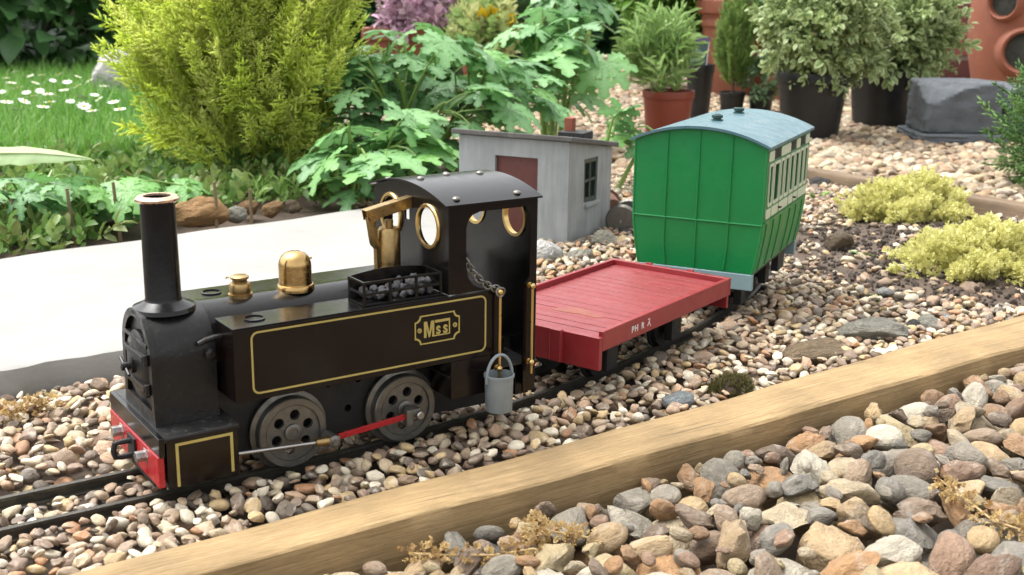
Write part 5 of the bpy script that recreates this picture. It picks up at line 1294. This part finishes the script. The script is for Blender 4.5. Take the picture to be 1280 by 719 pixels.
# slate block
def block_mesh(name, sx, sy, sz, seed, amp=.04, cuts=6, sub=4):
    """roughly squared stone: subdivided box, rounded, chipped and uneven"""
    from mathutils import noise
    rr = random.Random(seed); bm = bmesh.new(); bmesh.ops.create_cube(bm, size=2); bmesh.ops.subdivide_edges(bm, edges=bm.edges[:], cuts=17, use_grid_fill=True)
    off = Vector((rr.uniform(0, 40), rr.uniform(0, 40), rr.uniform(0, 40)))
    pls = [(Vector((rr.choice((-1, 1)) * rr.uniform(.3, 1), rr.choice((-1, 1)) * rr.uniform(.3, 1), rr.uniform(.0, 1))).normalized(), rr.uniform(1.1, 1.3)) for _ in range(cuts)]
    for v in bm.verts:
        p = v.co.copy(); m4 = (abs(p.x) ** 18 + abs(p.y) ** 18 + abs(p.z) ** 18) ** (1 / 18); p = p / m4
        for n_, h_ in pls:
            q_ = p.dot(n_)
            if q_ > h_: p -= n_ * (q_ - h_) * .9
        k_ = 1 + amp * noise.noise(p * 1.7 + off) + amp * .7 * noise.noise(p * 5 + off) + amp * .4 * noise.noise(p * 11 + off)
        v.co = Vector((p.x * sx, p.y * sy, p.z * sz)) * k_
    me = bpy.data.meshes.new(name); bm.to_mesh(me); bm.free()
    me.polygons.foreach_set('use_smooth', [True] * len(me.polygons)); me.set_sharp_from_angle(angle=R(16)); return me
slm_ = paint('dark_slate', (.075, .085, .095, 1), .7, var=.5, scale=30, bump=1.0, bscale=110, dust=.4, dustcol=(.16, .172, .18, 1), dscale=70)
sbp = seen_at(1222, 183, -.010)
sb_ = tag(empty('slate_block', sbp, wang), 'dark grey squared slate block on a thin base by the planter', 'stone block')
obj('block', block_mesh('block', .070, .060, .047, 5), slm_, sb_, 0, (-.024, .075, .066))
obj('base_slab', block_mesh('base_slab', .125, .075, .011, 6, .03, 3), slm_, sb_, 0, (.022, .075, .009))
obj('side_stone', block_mesh('side_stone', .045, .05, .024, 7), slm_, sb_, 0, (.094, .075, .082), (0, R(8), 0))
obj('side_stone', block_mesh('side_stone', .042, .045, .021, 8), slm_, sb_, 0, (.092, .066, .040))

# trough with pink foliage, yellow flowers, hedges and edging far behind
def at_depth(px, py, depth, z=None):
    v = CAM_F + (px - 640) / FPX * CAM_R - (py - 359.5) / FPX * CAM_U
    p = CAM_POS + v * depth
    return Vector((p.x, p.y, z if z is not None else p.z))
tp = at_depth(500, 40, 2.7, -.01)
tr_ = tag(empty('terracotta_trough', tp, wang), 'long terracotta trough with pink feathery leaves behind the clump', 'trough')
b = MB().plate(rrect(-.075, .075, -.04, .04, .012), [], 0, .148, lambda u, v, t: (u, v, t)).plate(rrect(-.085, .085, -.05, .05, .014), [rrect(-.072, .072, -.037, .037, .01)], .148, .174, lambda u, v, t: (u, v, t))
b.build('trough', M['terra'], tr_, .003)
pinkm = leaf_mat('pink_foliage', [G(178, 140, 158), G(204, 170, 190), G(216, 186, 206), G(160, 140, 136)], .55, .3, nscale=3)
crown('foliage', tr_, (.035, 0, .205), (.055, .045, .042), 150, .042, scatter_source('pink_sprig', [sprig('sprig', 420 + i, 9, .3, .5) for i in range(3)], pinkm), 91, .2, .5, .165, .6)
yb = at_depth(606, 60, 2.6, -.01)
yp = tag(empty('yellow_flower_plant', yb), 'flowering plant with yellow blooms and cream buds in a pot', 'potted plant')
pot(yp, .05, .10, M['terra'])
crown('foliage', yp, (0, 0, .140), (.060, .055, .066), 330, .05, scatter_source('bud_sprig', [sprig('sprig', 430 + i, 10, .4, .28) for i in range(3)], leaf_mat('bud_spike', [G(128, 160, 90), G(170, 186, 120), G(208, 208, 150)], .5, .3, nscale=3)), 92, .2, 1.2, .1, .4)
yfl = paint('yellow_bloom', (.72, .50, .02, 1), .6, var=.2, scale=50)
ym = MB()
for k in range(10):
    a = 2 * math.pi * k / 5 + (.6 if k > 4 else 0); u = Vector((math.cos(a), math.sin(a), .3 if k > 4 else 0)); w = Vector((-u.y, u.x, 0)) * .009
    ym.add([u * .001, u * .012 + w, u * .022 + Vector((0, 0, .005)), u * .012 - w], [(0, 1, 2, 3)])
yme = ym.mesh('bloom', fix=False)
for i, q in enumerate(((-.030, -.04, .205), (-.012, -.045, .212), (-.02, -.045, .196), (.024, -.05, .186), (.034, -.045, .176), (.028, -.05, .198), (.055, -.04, .156))):
    obj('bloom', yme, yfl, yp, 0, q, (R(random.uniform(20, 70)), R(random.uniform(-30, 30)), random.uniform(0, 6)))
def bush(name, c, rad_, n, size, coll, seed, label, inner=.5, up=.1, cat='shrub'):
    rt = tag(empty(name, (c[0], c[1], -.02)), label, cat)
    crown('foliage', rt, (0, 0, c[2] + .02), rad_, n, size, coll, seed, inner, up, .01, .8, lump=.2)
    stems(rt, (0, 0, 0), [(rad_[0] * .4 * math.cos(k * 1.1), rad_[1] * .4 * math.sin(k * 1.1), c[2]) for k in range(6)], .008, M['bark'], seed=seed)
    return rt
IVY = scatter_source('ivy_leaf', [palmate('ivy', 440 + i, 5, .2, .1) for i in range(3)], leaf_mat('dark_ivy', [G(36, 72, 44), G(52, 92, 58), G(72, 114, 74), G(44, 82, 46)], .42, .2, nscale=4))
c_ = at_depth(40, 70, 3.35); bush('laurel_shrub', (c_.x, c_.y, .22), (.62, .26, .36), 3600, .062, OVATE, 101, 'dark glossy-leaved shrub beyond the daisies at top left')
c_ = at_depth(330, 60, 3.7); bush('leafy_bush', (c_.x, c_.y, .16), (.42, .25, .32), 1300, .07, OVATE, 102, 'dark leafy bush behind the golden conifer')
c_ = at_depth(440, 60, 3.3); bush('leafy_bush', (c_.x, c_.y, .12), (.24, .2, .22), 700, .065, IVY, 103, 'grey-green leafy bush left of the terracotta trough')
c_ = at_depth(585, 50, 3.6); bush('leafy_bush', (c_.x, c_.y, .12), (.24, .2, .24), 700, .065, OV2, 104, 'round-leaved bush behind the yellow flowers')
c_ = at_depth(700, 40, 4.9); bush('ivy_bush', (c_.x, c_.y, .15), (.36, .25, .32), 1300, .085, IVY, 105, 'dark ivy-like bush at the far end of the path')
c_ = at_depth(815, 40, 5.0); bush('ivy_bush', (c_.x, c_.y, .15), (.30, .25, .32), 900, .08, OVATE, 106, 'dark bush half hidden behind the bright leafy shrub')
for i, (px_, d_) in enumerate(((-120, 5.4), (180, 5.6), (480, 5.8), (760, 6.0), (1020, 5.6))):
    c_ = at_depth(px_, 0, d_); bush('hedge', (c_.x, c_.y, .3), (.85, .4, .65), 1300, .14, OVATE, 110 + i, ('dark hedge far behind the lawn, leftmost stretch', 'dark hedge stretch far behind the golden conifer', 'dark hedge stretch far behind the terracotta trough', 'dark hedge stretch at the end of the path', 'dark hedge stretch behind the potted shrubs')[i], .6, cat='hedge')
# strap leaves hanging in front of the dark bush
ib = at_depth(694, 60, 4.2, -.01)
ir = tag(empty('iris_clump', ib), 'clump of long strap leaves in front of the dark bush', 'plant')
irm = leaf_mat('strap_leaf', [G(110, 148, 64), G(136, 170, 86)], .45, .35)
for k in range(11):
    a = random.uniform(0, 6.28); h = random.uniform(.30, .42); ln = random.uniform(.05, .16); vs = []; x0_, y0_ = random.uniform(-.1, .14), random.uniform(-.05, .05)
    for t_ in (0, .25, .5, .75, .9, 1):
        cc = Vector((x0_ + math.cos(a) * ln * t_ * t_, y0_ + math.sin(a) * ln * t_ * t_, h * t_ * (1 - .25 * t_))); w = Vector((wdir.x, wdir.y, 0)) * .011 * (1 - t_ * .95)
        vs += [cc - w, cc + w]
    obj('strap_leaf', leaf_obj_mesh('strap_leaf', vs, [(i * 2, i * 2 + 1, i * 2 + 3, i * 2 + 2) for i in range(5)]), irm, ir)
kb = seen_at(705, 76, -.01)
tag(MB().box(-.42, .36, -.04, .04, -.03, .022).build('kerb', wood('pale_kerb', [(.3, srgb(140, 128, 108)), (.7, srgb(186, 174, 150))], (5, 60, 60)), None, .006, loc=kb, rot=(0, 0, wang)), 'pale kerb across the far end of the path', 'kerb')

# ------------------------------------------------------------------ single rocks
def rock_mat(name, c1, patch, rough=.8): return stone_mat(name, [c1, c1], 1.6, rough, patch=patch, patchamt=.5, bump=.8, bdist=.14, spots=.4)
rm_tan = rock_mat('tan_rock', G(178, 138, 88), G(206, 176, 132)); rm_gry = rock_mat('grey_rock', G(172, 168, 152), G(196, 192, 178)); rm_brn = rock_mat('brown_rock', G(132, 112, 84), G(96, 84, 66))
rm_wht = rock_mat('white_rock', G(206, 204, 198), G(176, 176, 172)); rm_drk = rock_mat('dark_rock', G(70, 68, 64), G(104, 104, 100))
def rock(px_, py_, z, sc_, mt, seed, label, name='rock', rz=0.0, amp=.25, cuts=4, sub=3, tilt=0.0, sink=.35, cat='rock'):
    p = seen_at(px_, py_, z); me = lump_mesh(name, seed, sub, amp, cuts, 1.4)
    o = obj(name, me, mt, None, 0, (p.x, p.y, z + sc_[2] * (1 - sink)), (tilt, 0, rz), sc_)
    return tag(o, label, cat)
rock(252, 281, .0, (.034, .020, .019), rm_tan, 501, 'large tan rock beside the slab behind the chimney', rz=-.5, cuts=2)
rock(296, 276, .0, (.012, .010, .010), rm_gry, 502, 'small round grey stone right of the large tan rock')
rock(311, 266, .0, (.013, .010, .009), rm_tan, 503, 'small tan stone behind the round grey stone')
rock(341, 268, .0, (.016, .011, .011), rm_tan, 504, 'tan stone at the slab edge under the drooping leaves', rz=.4)
rock(365, 264, .0, (.013, .010, .008), rm_brn, 505, 'brown stone tucked under the drooping lobed leaves', rz=.4)
rock(158, 130, -.01, (.080, .05, .072), rm_wht, 506, 'big pale grey boulder on the lawn beside the golden conifer', sub=4, cuts=5)
rock(680, 333, -.008, (.020, .016, .016), rm_wht, 507, 'white rock between the cab and the grey hut', cuts=5)
rock(723, 328, -.008, (.020, .015, .009), rm_gry, 508, 'pale grey stone at the foot of the hut corner', cuts=5, rz=.6)
rock(757, 312, -.008, (.018, .013, .013), rm_gry, 509, 'grey angular stone by the loose wheels', cuts=6)
rock(783, 300, -.008, (.018, .012, .007), rm_drk, 510, 'flat dark stone lying beside the green coach', cuts=3)
rock(1049, 313, -.006, (.017, .013, .012), rm_brn, 511, 'rounded brown rock on the soil right of the coach', cuts=1, amp=.15)
rock(1022, 236, -.006, (.022, .014, .010), rm_drk, 512, 'dark grey stone lying against the weathered back timber', cuts=3)
rock(1092, 428, -.006, (.030, .020, .011), rm_gry, 513, 'broad flat grey rock beside the pale timber', cuts=4, rz=-.3, sub=4)
rock(1160, 413, -.005, (.012, .009, .009), rm_gry, 514, 'small angular grey rock above the pale timber', cuts=5)
rock(1141, 414, -.005, (.007, .006, .006), rm_drk, 515, 'round dark pebble left of the small angular rock', amp=.1, cuts=0)
rock(1183, 405, -.005, (.006, .005, .005), rm_wht, 516, 'round white pebble right of the small angular rock', amp=.1, cuts=0)
rock(1020, 447, -.004, (.034, .016, .008), rm_brn, 517, 'flat brownish stone against the timber by the moss', cuts=4, rz=.05)
rock(848, 508, -.004, (.013, .009, .006), rock_mat('blue_grey_flint', G(142, 148, 150), G(196, 200, 204), .45), 518, 'smooth blue-grey flint next to the mossy lump', amp=.12, cuts=1, rz=.1)
rock(985, 398, -.006, (.013, .010, .006), rm_tan, 519, 'flat buff stone in the ballast right of the red wagon', cuts=3)
rock(1108, 368, -.004, (.010, .007, .004), rm_wht, 520, 'flat pale stone on the dark soil patch', cuts=3)
rock(1228, 420, -.004, (.010, .008, .005), rm_tan, 521, 'buff stone at the right end of the pale timber', cuts=3)
# mossy lump
mo = tag(empty('mossy_lump', seen_at(912, 494, -.004)), 'dark green mossy lump sitting against the pale timber', 'moss')
obj('clod', lump_mesh('clod', 530, 3, .2, 1, 1.3), soil, mo, 0, (0, 0, .003), (0, 0, .1), (.0150, .0110, .0095))
mossm = leaf_mat('moss', [G(58, 56, 26), G(84, 82, 36), G(106, 100, 50), G(70, 58, 34)], .8, .2, nscale=3)
crown('moss', mo, (0, 0, .003), (.0150, .0110, .0098), 2200, .0022, scatter_source('moss_sprig', [sprig('moss', 450 + i, 7, .22, .5) for i in range(3)], mossm), 531, .9, .3, None, .7, lump=.16)

# loose wheelset and a small pot lying by the hut
ws = tag(empty('loose_wheelset', seen_at(776, 297, -.008), R(8)), 'loose pair of small dark wheels on an axle beside the hut', 'wheels')
for sg in (0, .040):
    MB().lathe([(.0165, sg), (.0190, sg + .003), (.0165, sg + .0032), (.0165, sg + .0075), (.0135, sg + .0078), (.0130, sg + .005), (.006, sg + .0045), (.005, sg + .007), (.0025, sg + .007)], 'y', (0, 0, .018), 36).build('wheel', M['wheel'], ws).rotation_euler = (0, 0, R(-60))
MB().tube([(0, 0, .018), (.045, .026, .018)], .0022, 10).build('axle', M['steel'], ws)
cpot = tag(empty('fallen_pot', seen_at(764, 287, -.008), R(70)), 'small brown clay pot lying on its side by the hut', 'plant pot')
MB().lathe([(.014, 0), (.019, .030), (.022, .030), (.022, .038), (.019, .038), (.017, .030), (.012, .003), (.001, .003)], 'x', (0, 0, .021), 32).build('pot', paint('dark_clay', (.13, .06, .035, 1), .8, var=.3), cpot)

# stakes, long pale leaf, dried flower spikes, weeds, curled dead leaf
for i, (xa, ya, yb_, lab) in enumerate(((25, 302, 247, 'leftmost thin wooden stake in the low leaves'), (93, 300, 236, 'second thin wooden stake from the left beside the slab'), (150, 292, 228, 'thin wooden stake just left of the chimney top'), (271, 283, 228, 'thin wooden stake in front of the large tan rock'), (314, 277, 237, 'short thin wooden stake behind the small round stones'))):
    p = seen_at(xa, ya, .0); x1_, y1_, dz_ = project(p); h = (ya - yb_) / FPX * dz_ * 1.02
    st = tag(empty('wooden_stake', p), lab, 'stake', 'wooden stakes along the slab')
    rr = random.Random(600 + i); pts = [(rr.uniform(-.001, .001) - .004 * t_ * (i < 3), rr.uniform(-.001, .001), -.01 + (h + .01) * t_) for t_ in (0, .3, .6, 1)]
    MB().tube(pts, [.0021, .0020, .0019, .0018], 7).build('stick', M['stakewood'] if 'stakewood' in M else M.setdefault('stakewood', wood('stake_wood', [(.3, srgb(96, 82, 58)), (.7, srgb(146, 128, 96))], (300, 300, 20))), st)
lp = at_depth(-60, 200, 1.22)
ll = tag(empty('long_leaf_plant', (lp.x, lp.y, -.01)), 'long pale leaf reaching in from the left over the low plants', 'plant')
tip = at_depth(116, 199, 1.22); vs = []; n = 12
a0 = Vector((0, 0, lp.z + .012)); a1 = Vector((tip.x - lp.x, tip.y - lp.y, tip.z + .01))
for i in range(n + 1):
    t_ = i / n; c = a0.lerp(a1, t_) + Vector((0, 0, .006 * math.sin(math.pi * t_))); w = .019 * (1 + .10 * math.sin(i * 2.3)) * math.sin(math.pi * (.25 + .75 * t_) ** 1.1) * (1 if i < n else 0) + .0003
    vs += [c + Vector((.3, .95, .22)) * w, c, c + Vector((-.15, -.35, -.62)) * w]
obj('leaf_blade', leaf_obj_mesh('leaf_blade', vs, [f for i in range(n) for f in ((i * 3, i * 3 + 1, i * 3 + 4, i * 3 + 3), (i * 3 + 1, i * 3 + 2, i * 3 + 5, i * 3 + 4))]), leaf_mat('pale_long_leaf', [G(160, 186, 128), G(176, 198, 146)], .55, .35), ll)
MB().tube([tuple(a0.lerp(a1, q) + Vector((0, 0, .006 * math.sin(math.pi * q) + .0006))) for q in (0, .2, .4, .6, .8, .96)], [.0016, .0014, .0012, .001, .0007, .0003], 5).build('midrib', paint('pale_midrib', G(196, 206, 160), .6), ll)
MB().tube([(-.02, .01, 0), (-.01, .005, lp.z * .6), a0], [.004, .0035, .002], 6).build('stem', M['stalk'], ll)
flake = leaf_mat('dried_flower', [G(186, 158, 104), G(204, 178, 126), G(158, 126, 82), G(216, 196, 150)], .7, .4, nscale=3)
FLK = scatter_source('dried_flake', [sprig('flake', 460 + i, 8, .5, .6) for i in range(4)], flake)
strw = paint('straw_stem', (.42, .30, .14, 1), .7, var=.2)
def dried(pts, n, rad_, label, seed, size=.0030):
    p0 = Vector(pts[0]); rt = tag(empty('dried_flower_spike', p0), label, 'dried flower', 'dried flower spikes on the stones'); r_ = np.random.default_rng(seed)
    loc = [Vector(p) - p0 for p in pts]; MB().tube(loc, .0006, 6).build('stem', strw, rt)
    pos, rot = [], []
    for i in range(n):
        k = r_.random() * (len(loc) - 1); j = min(int(k), len(loc) - 2); c = loc[j].lerp(loc[j + 1], k - j); v = Vector(r_.normal(0, 1, 3)).normalized()
        pos.append(c + v * rad_ * r_.random() ** .5); rot.append(orient(v, Vector(r_.normal(0, 1, 3))))
    s_ = r_.uniform(.7, 1.3, n) * size
    tag(scatter('florets', pos, rot, np.stack([s_, s_, s_], 1), r_.integers(0, 4, n), FLK, rt), kind='stuff')
W_ = lambda x, y, z: tuple(seen_at(x, y, z))
dried([W_(512, 692, -.006), W_(560, 694, -.007), W_(620, 694, -.008), W_(668, 686, -.008)], 150, .0042, 'golden dried flower spike on the cobbles at the bottom', 701)
dried([W_(655, 656, -.002), W_(690, 664, -.005), W_(735, 672, -.008)], 120, .0058, 'bushy dried flower spike on the cobbles near the timber', 702)
dried([W_(1175, 600, .006), W_(1200, 618, .004), W_(1240, 650, .002), W_(1275, 662, .002)], 140, .0055, 'reddish dried flower spike among the cobbles on the right', 703)
dried([W_(-14, 524, .006), W_(20, 512, .006), W_(66, 500, .006)], 130, .0055, 'dried flower spike on the pebbles left of the engine', 704)
for i, (x, y, s_, lab) in enumerate(((1085, 322, .016, 'grassy green weed in the soil behind the brown rock'), (1020, 250, .020, 'low green weed beside the far end of the coach'), (1075, 262, .016, 'small green weed left of the far cushion plant'), (1105, 400, .012, 'tiny green weed on the flat grey rock'), (1262, 405, .012, 'tiny weed at the right edge above the timber'), (1100, 376, .012, 'tiny green weed by the flat pale stone'))):
    rt = tag(empty('weed', seen_at(x, y, -.006)), lab, 'weed'); rr = random.Random(800 + i)
    for k in range(14):
        a = rr.uniform(0, 6.28); d = Vector((math.cos(a), math.sin(a), rr.uniform(.2, 1.4))); s2 = s_ * rr.uniform(.5, 1.0)
        obj('leaf', ovme[k % 3] if 'ovme' in globals() else globals().setdefault('ovme', [ovate('weed_leaf', 480 + q, .16 + .06 * q, .2, .3) for q in range(3)])[k % 3], M['fresh'], rt, 0, (rr.uniform(-.3, .3) * s_, rr.uniform(-.3, .3) * s_, 0), orient(d), (s2, s2, s2))
